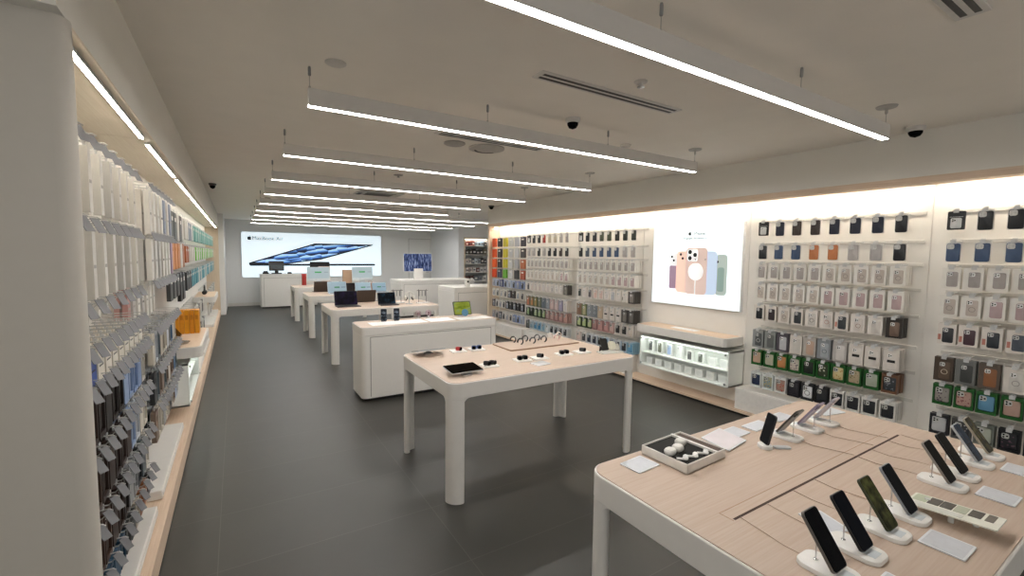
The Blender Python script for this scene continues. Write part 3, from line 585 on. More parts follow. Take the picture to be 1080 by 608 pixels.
# left wall, first two bays
def lpack(name, spec, y, z, off, lab, cat, group):
    return pack(name, spec, (XLW+.006+off, y, z), PI/2, lab, cat, group)
LR = [(2.10, 7, .165), (1.80, 7, .165), (1.50, 7, .165), (1.345, 10, .118), (1.205, 11, .112), (.955, 11, .112), (.71, 11, .112), (.475, 11, .112)]
rl = random.Random(3)
LOWC = {4: ['#3a2c26', '#2a201d', '#231c1a', '#8ea3c6', '#7c93bb', '#c9c4bb'], 5: ['#4a3a30', '#33251f', '#2e2320', '#3a2d29', '#93a6c4', '#b9bec6', '#d0c9bc'], 6: ['#b5ac9c', '#46332a', '#34261f', '#2b2523', '#8d8f90', '#22272b', '#4c565c', '#c6c0b6'], 7: ['#8f8b84', '#2c4d66', '#2f4f68', '#274559', '#3a3d3e', '#b3ab9d', '#8d5a38', '#26292c']}
NC = lambda c: {'3a2c26': 'dark brown', '2a201d': 'dark brown', '231c1a': 'blackish', '8ea3c6': 'light blue', '7c93bb': 'light blue', 'c9c4bb': 'cream', '4a3a30': 'brown', '33251f': 'dark brown', '2e2320': 'dark brown', '3a2d29': 'brown', '93a6c4': 'light blue', 'b9bec6': 'pale', 'd0c9bc': 'cream', 'b5ac9c': 'beige', '46332a': 'brown', '34261f': 'dark brown', '2b2523': 'blackish', '8d8f90': 'grey', '22272b': 'black', '4c565c': 'slate', 'c6c0b6': 'cream', '8f8b84': 'grey', '2c4d66': 'blue', '2f4f68': 'blue', '274559': 'teal', '3a3d3e': 'charcoal', 'b3ab9d': 'beige', '8d5a38': 'rust', '26292c': 'black', '7d6a5c': 'taupe', '5f6a70': 'slate', 'c96f4f': 'coral', '2d5f86': 'blue'}.get(c.strip('#'), 'grey')
for bay, y0, bn in ((0, 2.04, 'nearest left bay'), (1, 3.55, 'second left bay')):
    for r, (z, n, sp) in enumerate(LR):
        if bay == 1 and r in (3, 7): continue
        z = z-.012
        ys = [y0+sp*k for k in range(n)]
        rail((XLW+.006, ys[0]-.06, z), PI/2, sp*(n-1)+.12, [.06+sp*k for k in range(n)], .232, True, 'grey hook rail with tilted price tags, %s of the %s' % (ROWN[r] if r < 7 else 'lowest row', bn), 'hook rails on the left wall')
        grp = 'goods on the %s of the %s' % (ROWN[r], bn)
        for k in range(n):
            def lab(what, j, m):
                pos = '' if m == 1 else ('front ' if j == 0 else ('second back ' if j == 1 else '%s back ' % ORD[j]))
                return '%s%s, %s hook, %s, %s' % (pos, what, ORD[k], ROWN[r], bn)
            if r < 3:
                m = (((3, 2, 2, 1, 2, 2, 1), (3, 2, 1, 2, 2, 2, 2))[r][k] if r < 2 else 1) if bay == 0 else 2
                for j in range(m):
                    h = (.235, .255, .105)[r] if bay == 0 else (.27, .255, .25)[r]
                    w = .042 if bay == 0 else .085
                    c = rl.choice(['#e6e3dc', '#d6d3cd', '#c9c7c3', '#e0dcd4'])
                    mk = '#b3afa9'; what = 'white watch band box'
                    if bay == 1:
                        if r == 0 and k in (4, 6): c, what = '#8f98ad', 'blue grey box'
                        elif r == 2 and k in (0,): c, what = '#b98a84', 'pinkish box'
                        elif r == 1 and k == 6: c, what = '#a98ea6', 'mauve box'
                        else: what = 'tall white accessory box'; mk = '#2a2a2c' if k % 4 == 3 else mk
                    lpack('hanging_watch_band_box', ('band', w, h, .026, c, mk, None, None), ys[k], z, (.205 if r < 2 else .08)-j*.0385, lab(what, j, m), 'boxed accessory', grp)
            elif r == 3:
                for j in range(6):
                    c = '#e0dace'; what = 'thin cream pack'
                    if j == 0 and k in (1,): c, what = '#2c4a94', 'deep blue thin pack'
                    if j == 1 and k < 2: c, what = '#8f9cae', 'pale blue thin pack'
                    lpack('hanging_thin_pack', ('band', .095, .115, .014, c, '#3c3c40', None, None), ys[k]-.0, z, .205-j*.030, lab(what, j, 6), 'boxed accessory', grp)
            else:
                pal = LOWC[r]
                for j in range(4):
                    c = pal[min(len(pal)-1, int(k*len(pal)/n+rl.uniform(-.3, .6)))] if bay == 0 else rl.choice(['#8d8f90', '#c6c0b6', '#d0c9bc', '#7d6a5c', '#5f6a70', '#26292c', '#93a6c4', '#2d5f86' if k > 7 else '#b3ab9d', '#c96f4f' if r == 4 and k == 2 else '#b9bec6'])
                    lpack('hanging_device_case', ('window' if (k+j) % 3 else 'sleeve', .094, .13 if r == 7 else .2, .026, c, '#%02x%02x%02x' % tuple(int(int(c[i:i+2], 16)*.8) for i in (1, 3, 5)), None, None), ys[k]+rl.uniform(-.003, .003), z, .190-j*.044, lab(NC(c)+' device case pack', j, 4), 'device case', grp)

# left wall, bays beyond: larger pouches, bags and boxes on rails
def left_row(y0, y1, z, items, rown, bayn):
    ys = [it[0] for it in items]
    rail((XLW+.006, y0, z), PI/2, y1-y0, [y-y0 for y in ys], .19, False, 'white hook rail, %s of the %s' % (rown, bayn), 'hook rails on the left wall')
    for k, (y, col, cn, w, h, what) in enumerate(items):
        lpack('hanging_'+what.replace(' ', '_'), ('sleeve', w, h, .03, col, '#e4e1da' if what != 'laptop sleeve' else col, None, None), y, z, .145, '%s %s, %s along the %s of the %s' % (cn, what, ORD[k], rown, bayn), what, 'goods in the '+bayn)
B3 = 'third left bay'
left_row(4.9, 6.28, 2.09, [(5.0, '#3d4038', 'dark green', .2, .27, 'tablet cover'), (5.25, '#33362f', 'olive', .2, .27, 'tablet cover'), (5.5, '#2d3732', 'deep green', .2, .27, 'tablet cover'), (5.75, '#c9c6bc', 'cream', .2, .27, 'tablet cover'), (6.0, '#4b463f', 'black and white', .2, .27, 'tablet cover'), (6.2, '#d3d0ca', 'white', .12, .27, 'tablet cover')], 'top row', B3)
left_row(4.9, 6.28, 1.80, [(4.98, '#b08aa0', 'pink', .2, .26, 'laptop sleeve'), (5.23, '#d98a2b', 'orange', .2, .26, 'laptop sleeve'), (5.48, '#d6842a', 'bright orange', .2, .26, 'laptop sleeve'), (5.73, '#cf7f2c', 'deep orange', .2, .26, 'laptop sleeve'), (5.98, '#dcd6cb', 'cream', .2, .26, 'laptop sleeve'), (6.2, '#a8602f', 'brown', .16, .26, 'laptop sleeve')], 'second row', B3)
left_row(4.9, 6.28, 1.49, [(5.0, '#3e3f3f', 'charcoal', .2, .22, 'fabric bag'), (5.28, '#4a4b4a', 'grey', .2, .22, 'fabric bag'), (5.56, '#333435', 'dark grey', .2, .22, 'fabric bag'), (5.84, '#1c1d1e', 'black', .2, .30, 'fabric bag'), (6.12, '#232425', 'soft black', .2, .30, 'fabric bag')], 'third row', B3)
for b, bn in ((3, 'fourth left bay'), (4, 'fifth left bay'), (5, 'sixth left bay'), (6, 'seventh left bay'), (7, 'far left bay')):
    y0 = LB[b]+.1; yy = [y0+.08+.24*k for k in range(6)]
    top = [('#d5d2cc', 'white'), ('#d5d2cc', 'white'), ('#8a93a3', 'blue grey'), ('#8790a1', 'slate blue'), ('#cfd0cf', 'pale grey'), ('#5f9c94', 'teal')] if b == 3 else [('#5fa59b', 'teal'), ('#7fb3aa', 'pale teal'), ('#4f958c', 'deep teal'), ('#9cc0ba', 'light teal'), ('#5a9a92', 'green teal'), ('#86b5ad', 'soft teal')]
    left_row(y0, y0+1.36, 2.08, [(y, c, n, .17, .22, 'pouch') for y, (c, n) in zip(yy, top)], 'top row', bn)
    sec = [('#b5622e', 'rust'), ('#a8582b', 'brown'), ('#c9c3b7', 'cream'), ('#d2cdc3', 'white'), ('#d9d6cc', 'ivory'), ('#cfcabf', 'beige')] if b == 3 else [('#6cc23a', 'bright green'), ('#dcd9d0', 'white'), ('#72c443', 'lime green'), ('#d8d5cb', 'cream'), ('#5fb331', 'leaf green'), ('#d5d3ca', 'ivory')]
    left_row(y0, y0+1.36, 1.78, [(y, c, n, .15, .20, 'small box') for y, (c, n) in zip(yy, sec)], 'second row', bn)
    thr = [('#2a2b2c', 'black'), ('#3b3c3c', 'charcoal'), ('#1f2021', 'soft black'), ('#2b8595', 'teal'), ('#2f8ea0', 'bright teal'), ('#34909f', 'blue teal')] if b == 3 else [('#2b8595', 'teal'), ('#3a97a6', 'bright teal'), ('#cfccc3', 'white'), ('#2d7f8e', 'deep teal'), ('#c9c7bf', 'cream'), ('#57a3ad', 'pale teal')]
    left_row(y0, y0+1.36, 1.47, [(y, c, n, .17, .22, 'bag') for y, (c, n) in zip(yy, thr)], 'third row', bn)
    if b != 5:
        left_row(y0, y0+1.36, .92, [(y, c, n, .13, .20, 'cable box') for y, (c, n) in zip(yy, [('#d7d4ce', 'white'), ('#26272a', 'black'), ('#d2cfc8', 'cream'), ('#c9c8c4', 'pale grey'), ('#303236', 'charcoal'), ('#dad7d0', 'ivory')])], 'fourth row', bn)
        left_row(y0, y0+1.36, .60, [(y, c, n, .13, .20, 'cable box') for y, (c, n) in zip(yy, [('#cfccc6', 'white'), ('#d5d2cb', 'cream'), ('#3a3b3e', 'black'), ('#c4c3bf', 'pale grey'), ('#d8d5ce', 'ivory'), ('#4b4d50', 'grey')])], 'fifth row', bn)
# left shelves with cabinets
e = empty('wall_shelf', (XLW+.006, 4.98, .82), PI/2, 'white wall shelf with oak top beneath the orange boxes on the left wall', 'shelf'); wall_shelf(e, 1.28, .38)
e = empty('display_cabinet', (XLW+.006, 5.0, .265), PI/2, 'white glass fronted cabinet under the left wall shelf', 'display cabinet'); cabinet(e, 1.24, .27, .40)
e = empty('wall_shelf', (XLW+.006, 9.5, .90), PI/2, 'far white wall shelf with oak top near the end of left wall', 'shelf'); wall_shelf(e, 1.32, .34)
for k, c in enumerate(['#e39a1c', '#df9520', '#e69d1e', '#dc9019', '#e2981c']):
    y = 6.02+k*.045
    o = MB().box(-.02, -.16, 0, .02, .0, .25).build('orange_accessory_box', M(c, .45), None, (XLW+.125+.044*k, 5.98, .8215), (0, 0, 0), bevel=.003, label='bright orange box standing on left shelf, %s from the wall' % ORD[k], cat='box', group='orange boxes on the left shelf')
    MB().box(-.012, -.1612, .15, .012, -.1598, .2).build('box_mark', M('#c47a10', .5), o)
e = empty('tilted_tablet', (-.50, 5.5, .8212), PI/2, 'dark tablet leaning on a stand on the left wall shelf', 'tablet')
T = Matrix.Translation((0, 0, .02)) @ Matrix.Rotation(math.radians(-35), 4, 'X')
mb = MB(); mb.prism(rrect(.25, .18, .012, 4, 0, .09), 'xz', -.008, 0, 0, T); mb.build('tablet_body', M('#202225', .3), e)
mb = MB(); mb.prism(rrect(.23, .16, .006, 3, 0, .09), 'xz', -.0095, -.0075, 0, T); mb.build('screen', GLASSB, e)
mb = MB(); mb.box(-.04, -.02, 0, .04, .10, .012); mb.build('stand_foot', ALU, e, bevel=.003)
e = empty('silver_display_dish', (-.47, 5.2, .8212), 0, 'shallow silver dish on the near end of left shelf', 'dish')
mb = MB(); mb.lathe([(.05, 0), (.06, .004), (.075, .022), (.07, .022), (.05, .008), (.001, .006)], 24); mb.build('dish_bowl', STEEL, e)
e = empty('black_headphones', (-.52, 10.1, .9012), 0, 'black headphones standing on the far left wall shelf', 'headphones')
mb = MB(); mb.tube([(0, .085*math.cos(a), .03+.14*math.sin(a)) for a in [i*PI/12 for i in range(13)]], .012, 8); mb.build('headband', BLACK, e)
for s in (-1, 1):
    mb = MB(); mb.lathe([(.03, -.02), (.038, -.01), (.038, .01), (.03, .02)], 16); o = mb.build('ear_cup', BLACK, e, (0, s*.085, .04), (PI/2, 0, 0))

# ------------------------------------------------------------------ tables
def fillet(mb, plane, cx, cz, sx, r, a0, a1):
    pts = [(cx, cz)]+[(cx+sx*(r-r*math.cos(t)), cz-(r-r*math.sin(t))) for t in [PI/2*i/6 for i in range(7)]][::-1]
    pts = [(cx, cz), (cx+sx*r, cz)]+[(cx+sx*(r-r*math.sin(t)), cz-r+r*math.cos(t)) for t in [PI/2*i/6 for i in range(1, 7)]]
    mb.prism(pts, plane, a0, a1)
TW, TD, TH = 1.75, 1.05, .845
def table(x0, y0, lab, slot=True, D=TD):
    e = empty('display_table', (x0, y0, 0), 0, lab, 'table', 'white display tables with oak tops')
    c = rrect(TW, D, .085, 7, TW/2, D/2)
    mb = MB(); mb.prism(c, 'xy', TH-.11, TH-.003); ci = rrect(TW-.016, D-.016, .078, 7, TW/2, D/2)
    mb.build('apron', LACQ, e, bevel=.004)
    mb = MB(); mb.prism(ci, 'xy', TH-.003, TH); mb.build('oak_top', OAK, e)
    lw = .105
    for sx in (0, 1):
        for sy in (0, 1):
            # leg section: big radius on the outer corner, flush with the apron
            X = TW if sx else 0; Y = D if sy else 0; dx = -1 if sx else 1; dy = -1 if sy else 1
            R, ri = .088, .042
            pts = [(R+R*math.cos(t), R+R*math.sin(t)) for t in [PI+PI/2*i/10 for i in range(11)]]
            ce = (R, (R-ri)/2); pts += [(ce[0]+(R-ri)/2*math.sin(t)*.9, ce[1]-(R-ri)/2*math.cos(t)) for t in [PI*i/6 for i in range(1, 6)]]
            pts += [(R+ri*math.cos(t), R+ri*math.sin(t)) for t in [PI*1.5-PI/2*i/8 for i in range(9)]]
            pts += [((R-ri)/2+(R-ri)/2*math.cos(t), R+(R-ri)/2*math.sin(t)*.9) for t in [PI*i/6 for i in range(1, 6)]]
            pts = [(X+dx*u_, Y+dy*v_) for u_, v_ in pts]
            mb = MB(); mb.prism(pts, 'xy', .001, TH-.1095)
            lw = R+.012
            fillet(mb, 'xz', X+dx*(lw-.006), TH-.1095, dx, .05, Y+dy*.002, Y+dy*.042); fillet(mb, 'yz', Y+dy*(lw-.006), TH-.1095, dy, .05, X+dx*.002, X+dx*.042)
            mb.build('leg', LACQ, e)
    if slot:
        mb = MB(); mb.box(.18, D/2-.0045, TH-.001, TW-.2, D/2+.0045, TH+.0006); mb.build('cable_slot', M('#3b261a', .7), e)
        mb = MB(); mb.box(.17, D/2+.045, TH-.001, TW-.19, D/2+.0475, TH+.0004); mb.box(.17, D/2-.004, TH-.001, .1725, D/2+.0475, TH+.0004); mb.build('cable_flap', M('#a98a70', .7), e)
    return e
table(1.185, .275, 'white display table with oak top in the foreground, covered with phones')
table(1.18, 2.65, 'white display table with oak top in the middle, covered with watches', False)
table(1.2, 7.08, 'white display table with laptops just behind the solid white counter', False)
table(1.2, 9.55, 'white display table with three silver laptops, second from the back', False)
table(1.2, 12.1, 'rearmost white display table with two desktop computers on it', False)
e = None
# solid counter
def counter(x0, y0, x1, y1, h, lab, rad=.06, top=None):
    e = empty('solid_counter', (x0, y0, 0), 0, lab, 'counter'); w, d = x1-x0, y1-y0
    mb = MB(); mb.prism(rrect(w, d, rad, 6, w/2, d/2), 'xy', .04, h-.10); mb.build('counter_body', LACQ, e)
    mb = MB(); mb.prism(rrect(w+.004, d+.004, rad, 6, w/2, d/2), 'xy', h-.097, h-.003); mb.build('counter_rim', LACQ, e, bevel=.004)
    mb = MB(); mb.prism(rrect(w-.012, d-.012, max(.004, rad-.006), 6, w/2, d/2), 'xy', h-.003, h); mb.build('counter_top', top or OAK, e)
    mb = MB(); mb.prism(rrect(w-.08, d-.08, .05, 6, w/2, d/2), 'xy', 0, .04); mb.build('toe_kick', DARK, e)
    mb = MB(); mb.box(.10, -.004, .06, w-.10, .001, h-.12); mb.build('front_panel', LACQ, e, bevel=.002)
    mb = MB()
    for b_ in ((.092, -.0006, .06, .10, .001, h-.12), (w-.10, -.0006, .06, w-.092, .001, h-.12), (.092, -.0006, h-.12, w-.092, .001, h-.112)): mb.box(*b_)
    mb.build('panel_gap', M('#8d8a86', .6), e)
    return e
counter(1.18, 5.10, 2.94, 5.62, .865, 'solid white counter with rounded corners behind the watch table')
counter(.60, 15.4, 2.2, 15.95, 1.04, 'white cashier counter in front of the laptop lightbox sign', top=LACQ)
counter(3.93, 8.66, 5.4, 9.55, 1.0, 'white service counter beside the far end of the right wall', .012, top=LACQ)
counter(3.7, 11.6, 5.9, 12.5, 1.0, 'white counter carrying the blue screen monitor at the back', .012, top=LACQ)

# ------------------------------------------------------------------ goods on the phone table
ZT = TH
def phone_mesh_parts(e, T, scr, L=.155, W=.074, body='#26282c'):
    mb = MB(); mb.prism(rrect(W, L, .011, 5, 0, L/2), 'xz', -.004, .004, 0, T); mb.build('phone_body', M(body, .3, metal=.3), e)
    mb = MB(); mb.prism(rrect(W-.004, L-.004, .010, 5, 0, L/2), 'xz', -.0048, -.0036, 0, T); mb.build('screen', scr, e)
    mb = MB(); mb.prism(rrect(.030, .030, .008, 4, W/2-.02, L-.022), 'xz', .0035, .0065, 0, T)
    for a, b in ((.007, .007), (.007, -.007), (-.007, 0)): mb.prism(circ(.0055, 10, W/2-.02+a, L-.022+b), 'xz', .006, .009, 0, T)
    mb.build('camera_bump', M(body, .25), e)
def stand(x, y, rz, lab, cab=None):
    e = empty('phone_stand', (x, y, ZT+.0008), rz, lab, 'phone stand', 'white phone stands on the foreground table')
    mb = MB(); mb.pad(rrect(.095, .14, .03, 6), 0, .013, .004); mb.build('base_plate', M('#e8e6e2', .35), e)
    mb = MB(); mb.box(-.022, -.055, .0125, .022, -.012, .0135); mb.build('base_label', M('#c9d0d4', .4), e)
    mb = MB(); mb.tube([(0, .032, .012), (0, .032, .087)], .002, 6); mb.lathe([(.006, .0125), (.006, .015), (.003, .016)], 10, (0, .032, 0)); mb.build('rod', STEEL, e)
    if cab:
        mb = MB(); mb.tube([tuple(p) for p in cab], .0016, 5); mb.build('cable', M('#c4b09d', .6), e)
    return e
scrD = [M('#0a0c10', .2, noise=0, spec=.03), M('#0b0f18', .2, noise=0, spec=.03), streaks_mat('#1c1e14', '#3a3c22', '#55582f', (6, 6, 6), .12), M('#0c1018', .2, noise=0, spec=.03), M('#0d0c0c', .2, noise=0, spec=.03), M('#0a0a0b', .2, noise=0, spec=.03), streaks_mat('#20262e', '#2b3340', '#414a55', (5, 5, 5), .2), streaks_mat('#1c1a14', '#3e3a28', '#5a563c', (8, 8, 8), .15)]
nmp = ['leftmost of the front row, near the picture bottom', 'second from left in the front row', 'third from left in front row, olive round wallpaper', 'fourth from left in the front row', 'fifth in the front row, beside the swatch board', 'sixth in the front row', 'seventh in front row, pale grey edge', 'last in front row, greenish screen']
for k, (x, c) in enumerate(((1.36, '#6b6763'), (1.53, '#1c1e22'), (1.715, '#3c4230'), (1.885, '#8d9298'), (2.28, '#8b8782'), (2.43, '#1a1a1c'), (2.63, '#b5b9bd'), (2.785, '#a39c8e'))):
    dy = .80-.525+.0
    stand(x, .525, 0, 'white phone stand under the phone '+nmp[k].split(',')[0], [(0, .06, .006), (.005, .12, .002), (.02-.01*k, .2, .002), (.03-.01*k, .268, .002)])
    e = empty('smartphone', (x, .497, ZT+.020), 0, 'dark smartphone leaning back on its stand, '+nmp[k], 'phone', 'phones in the front row of the foreground table')
    T = Matrix.Rotation(math.radians(-34.5), 4, 'X')
    phone_mesh_parts(e, T, scrD[k], body=c)
nmb = ['nearest the small upright phone', 'middle of the three', 'farthest right of the three']
for k, x in enumerate((2.225, 2.425, 2.59)):
    stand(x, 1.07, PI, 'white phone stand at the far table edge, '+nmb[k], [(0, .06, .006), (.0, .12, .002), (-.03, .2, .002), (-.05, .26, .002)])
    e = empty('smartphone', (x, 1.10, ZT+.020), PI, 'smartphone seen from behind at the far table edge, '+nmb[k], 'phone', 'phones in the back row of the foreground table')
    phone_mesh_parts(e, Matrix.Rotation(math.radians(-34.5), 4, 'X'), scrD[k], body=('#4b4a48', '#8b8298', '#b9b6c0')[k])
e = empty('charging_stand', (2.015, 1.055, ZT+.0008), math.radians(-125), 'small white charging stand holding the steep upright phone', 'charging stand')
mb = MB(); mb.pad(rrect(.06, .055, .02, 5), 0, .016, .004); mb.build('base_plate', M('#e4e3e0', .35), e)
mb = MB(); mb.pad(rrect(.03, .075, .012, 5, 0, .075), 0, .007, .002); mb.build('price_plate', M('#b9bcbf', .4), e)
e = empty('smartphone', (2.018, 1.062, ZT+.018), math.radians(-122), 'small dark phone standing steeply upright on a charging stand', 'phone')
phone_mesh_parts(e, Matrix.Rotation(math.radians(-14), 4, 'X'), M('#1a1c1f', .2, spec=.03), .138, .066, '#2b2b2d')
# earphone tray
e = empty('earphone_display_tray', (1.62, 1.19, ZT+.001), math.radians(3), 'white square tray displaying earphones on the foreground table corner', 'display tray')
mb = MB(); mb.prism(rrect(.275, .225, .012, 4), 'xy', .0, .008)
for a in ((-.1375, -.1125, -.1315, .1125), (.1315, -.1125, .1375, .1125), (-.1375, -.1125, .1375, -.1065), (-.1375, .1065, .1375, .1125)): mb.box(a[0], a[1], .0, a[2], a[3], .04)
mb.build('tray_shell', M('#e6e2dc', .4), e, bevel=.003)
mb = MB(); mb.box(-.131, -.106, .008, .066, .106, .033); mb.build('dark_insert', M('#1d1c1a', .7, spec=.2), e)
mb = MB(); mb.box(.078, -.106, .008, .131, .106, .033); mb.build('brown_insert', M('#4b3a30', .6), e)
mb = MB(); mb.box(.066, -.112, .008, .078, .112, .042); mb.build('divider', M('#eae7e2', .4), e)
for x, y in ((-.098, -.004), (-.04, .0), (.022, .03)):
    mb = MB(); mb.loft([[(x+a*s, y+b*s, .033+z) for a, b in rrect(.050, .042, .018, 5)] for s, z in ((.8, 0), (1, .007), (1, .016), (.8, .023), (.4, .025))])
    mb.build('earphone_case', M('#dcdad4', .3), e)
for x, y in ((-.10, -.07), (-.045, -.078), (.02, -.085)):
    mb = MB(); mb.tube([(x-.02, y+.02, .037), (x, y, .037)], .005, 8); mb.lathe([(.004, 0), (.011, .004), (.012, .010), (.006, .016)], 12, (x+.004, y-.004, .033)); mb.lathe([(.004, 0), (.010, .004), (.011, .010), (.006, .015)], 12, (x+.02, y+.006, .033))
    mb.build('earbud', M('#f0efec', .25), e)
def card(x, y, w, h, rz, lab, tilt=0, mat=None, z=0):
    e = empty('price_card', (x, y, ZT+.001+z), math.radians(rz), lab, 'price card', 'acrylic price cards on the foreground table')
    T = Matrix.Rotation(tilt, 4, 'X')
    mb = MB(); mb.prism(rrect(w, h, .004, 2), 'xy', 0, .004, 0, T); mb.build('acrylic_plate', M('#dfe2e6', .3), e)
    mb = MB(); mb.prism(rrect(w-.012, h-.012, .002, 2), 'xy', .004, .0046, 0, T); mb.build('paper_insert', mat or M('#c9ccd2', .4, noise=.04, scale=60), e)
card(1.39, 1.225, .13, .10, 4, 'flat white price card at the corner, left of the earphone tray')
o = card(1.905, 1.185, .18, .13, 8, 'pastel tinted card propped up just right of the earphone tray', math.radians(8), M('#e0d9dc', .4, noise=.06, scale=12), .012)
card(2.06, 1.225, .12, .09, 2, 'white card between the pastel card and the upright phone')
card(2.24, 1.215, .16, .08, 0, 'white card lying behind the steep upright phone')
card(2.47, 1.225, .15, .08, 0, 'white card at the far edge behind the middle back phone')
card(2.80, 1.13, .16, .08, -12, 'white card at the far right corner of the foreground table', 0)
card(2.335, .387, .115, .10, 0, 'white price card right of the green swatch board')
card(2.70, .392, .12, .10, 0, 'white price card near the right picture edge')
card(1.795, .392, .115, .105, 0, 'white price card left of the green swatch board')
card(1.44, .395, .10, .09, 0, 'white price card cut off by the picture bottom')
card(1.60, .64, .09, .11, -20, 'clear white leaflet behind the third front phone')
e = empty('swatch_board', (1.985, .425, ZT+.001), 0, 'tilted cream swatch board with dark green and grey squares beside the phones', 'swatch board')
T = Matrix.Translation((0, 0, .032)) @ Matrix.Rotation(math.radians(-4), 4, 'X')
mb = MB(); mb.prism(rrect(.115, .22, .004, 3), 'xy', 0, .004, 0, T); mb.build('board_plate', M('#dfe0d4', .3), e)
for a, b, w, h, c in ((.02, .085, .06, .035, '#b9c2a9'), (.02, .05, .06, .03, '#4d4a45'), (.02, .018, .06, .03, '#3f3c38'), (.02, -.015, .06, .03, '#aeb5a0'), (.02, -.05, .06, .03, '#37342f'), (.02, -.083, .06, .02, '#6a665e'), (-.035, .03, .03, .12, '#d3d4cc')):
    mb = MB(); mb.prism(rrect(w, h, .002, 2, a, b), 'xy', .0038, .005, 0, T); mb.build('swatch', M(c, .4), e)
mb = MB(); mb.tube([(-.02, 0, 0), (-.02, 0, .031)], .008, 8); mb.tube([(.02, -.05, 0), (.02, -.05, .028)], .008, 8); mb.tube([(.02, .07, 0), (.02, .07, .036)], .008, 8); mb.build('board_foot', M('#d5d8d6', .2), e)

# ------------------------------------------------------------------ goods on the watch table
def ring_band(mb, r, w, th, a0, a1, c=(0, 0, 0), n=18, mi=0):
    rings = []
    for k in range(n+1):
        a = a0+(a1-a0)*k/n; ca, sa = math.cos(a), math.sin(a)
        rings.append([(c[0]+(r+t)*ca, c[1]+y, c[2]+(r+t)*sa) for t, y in ((0, -w/2), (th, -w/2), (th, w/2), (0, w/2))])
    mb.loft(rings, mi)
def watch(x, y, rz, z, col, lab, face='#101114'):
    e = empty('smart_watch', (x, y, z), rz, lab, 'watch', 'watches on the middle table')
    mb = MB(); rings = []
    for k in range(21):
        t = 2*PI*k/20; c_, s_ = math.cos(t), math.sin(t)
        rings.append([(rr_*c_, rr_*1.1*s_, zz) for rr_, zz in ((.019, .004), (.0225, .003), (.0225, .027), (.019, .026))])
    mb.loft(rings, 0, False); mb.build('watch_band', M(col, .5), e)
    mb = MB(); mb.pad(rrect(.036, .032, .010, 5, 0, .0165), -.022, -.033, .004, 'xz'); mb.build('watch_case', M(face, .25), e)
    mb = MB(); mb.pad(rrect(.030, .027, .009, 5, 0, .0165), -.0325, -.0345, .001, 'xz'); mb.build('watch_face', GLASSB, e)
PADS = [(1.65, 3.55, '#c0353a', 'red', 'with a red watch'), (1.825, 3.535, '#4a5f8f', 'blue', 'with a blue watch'), (1.64, 2.965, '#1a1b1e', 'black', 'beside the black tablet'), (1.965, 2.995, '#191a1c', 'black', 'in the middle of the front edge'), (2.13, 2.985, '#2b2c2f', 'charcoal', 'right of the middle front pad'), (2.40, 3.0, '#1b1c1f', 'black', 'second from the right end'), (2.60, 2.995, '#34363a', 'grey', 'nearest the right end')]
for k, (x, y, c, cn, w) in enumerate(PADS):
    o = MB(); o.pad(rrect(.135, .12, .012, 5), 0, .010, .003)
    o.build('display_pad', M('#eae7e2', .4), None, (x, y, TH+.0008), (0, 0, math.radians(-6)), label='square white display pad on the watch table, '+w, cat='display pad', group='display pads on the watch table')
    two = k in (1, 2, 3, 5)
    for j in range(2 if two else 1):
        watch(x+(.025*(2*j-1) if two else 0), y, math.radians(-30 if k % 2 else 20)+.2*j, TH+.0112, c, '%s%s watch on the pad %s' % (('left ', 'right ')[j] if two else '', cn, w), face={'#c0353a': '#9c3034', '#4a5f8f': '#46587f'}.get(c, '#15161a'))
o = MB(); o.pad(rrect(.135, .11, .008, 5), 0, .006, .002)
o.build('price_card', M('#dfe0e2', .2), None, (2.03, 2.83, TH+.0008), (0, 0, .1), label='clear price card at the front edge of the watch table', cat='price card')
e = empty('band_display_tray', (2.46, 3.50, TH+.0008), 0, 'oak tray with dark edge holding watch bands on the watch table', 'display tray')
mb = MB(); mb.prism(rrect(.80, .35, .02, 4), 'xy', 0, .008); mb.build('tray_edge', M('#94755b', .6), e)
mb = MB(); mb.prism(rrect(.795, .345, .018, 4), 'xy', .008, .012); mb.build('tray_top', OAK, e)
for k, (x, y, c, cn) in enumerate(((2.255, 3.605, '#17181a', 'black'), (2.263, 3.487, '#141517', 'black'), (2.387, 3.594, '#1b1c1e', 'black'), (2.396, 3.475, '#1e1f21', 'charcoal'), (2.525, 3.585, '#46474a', 'grey'), (2.536, 3.487, '#2b2522', 'dark brown'), (2.69, 3.59, '#d9cfc8', 'pale'), (2.70, 3.49, '#d8b3ab', 'pink'), (2.80, 3.59, '#d5c6b8', 'cream'))):
    e = empty('watch_band', (x, y, TH+.0133), math.radians(-12), '%s watch band loop, %s from left on the oak tray' % (cn, ORD[k]), 'watch band', 'watch bands on the oak tray')
    mb = MB(); ring_band(mb, .026, .024, .004, math.radians(-75), math.radians(195), (0, 0, .0305)); mb.build('strap_loop', M(c, .5), e)
    mb = MB(); mb.box(-.012, -.012, .0600, .012, .012, .0640); mb.build('clasp', M(c if k < 6 else '#d8d6d2', .3), e)
def tablet(x, y, tilt, rz, lab, z=TH):
    e = empty('tablet', (x, y, z+.0008), math.radians(rz), lab, 'tablet', 'tablets on the watch table')
    mb = MB(); mb.lathe([(.042, 0), (.042, .012), (.03, .015), (.02, .024)], 20, (0, -.06 if tilt > 0 else 0, 0)); mb.build('stand_foot', STEEL, e)
    T = Matrix.Translation((0, 0, .036)) @ Matrix.Rotation(math.radians(tilt), 4, 'X')
    mb = MB(); mb.prism(rrect(.25, .18, .012, 5), 'xy', -.004, .003, 0, T); mb.build('tablet_body', ALU, e)
    mb = MB(); mb.prism(rrect(.246, .176, .010, 5), 'xy', .003, .0042, 0, T); mb.build('screen', M('#100e0c', .5, noise=.1, spec=0.), e)
tablet(1.375, 2.875, 5, 0, 'black screened tablet on a silver foot at the near corner of the watch table')
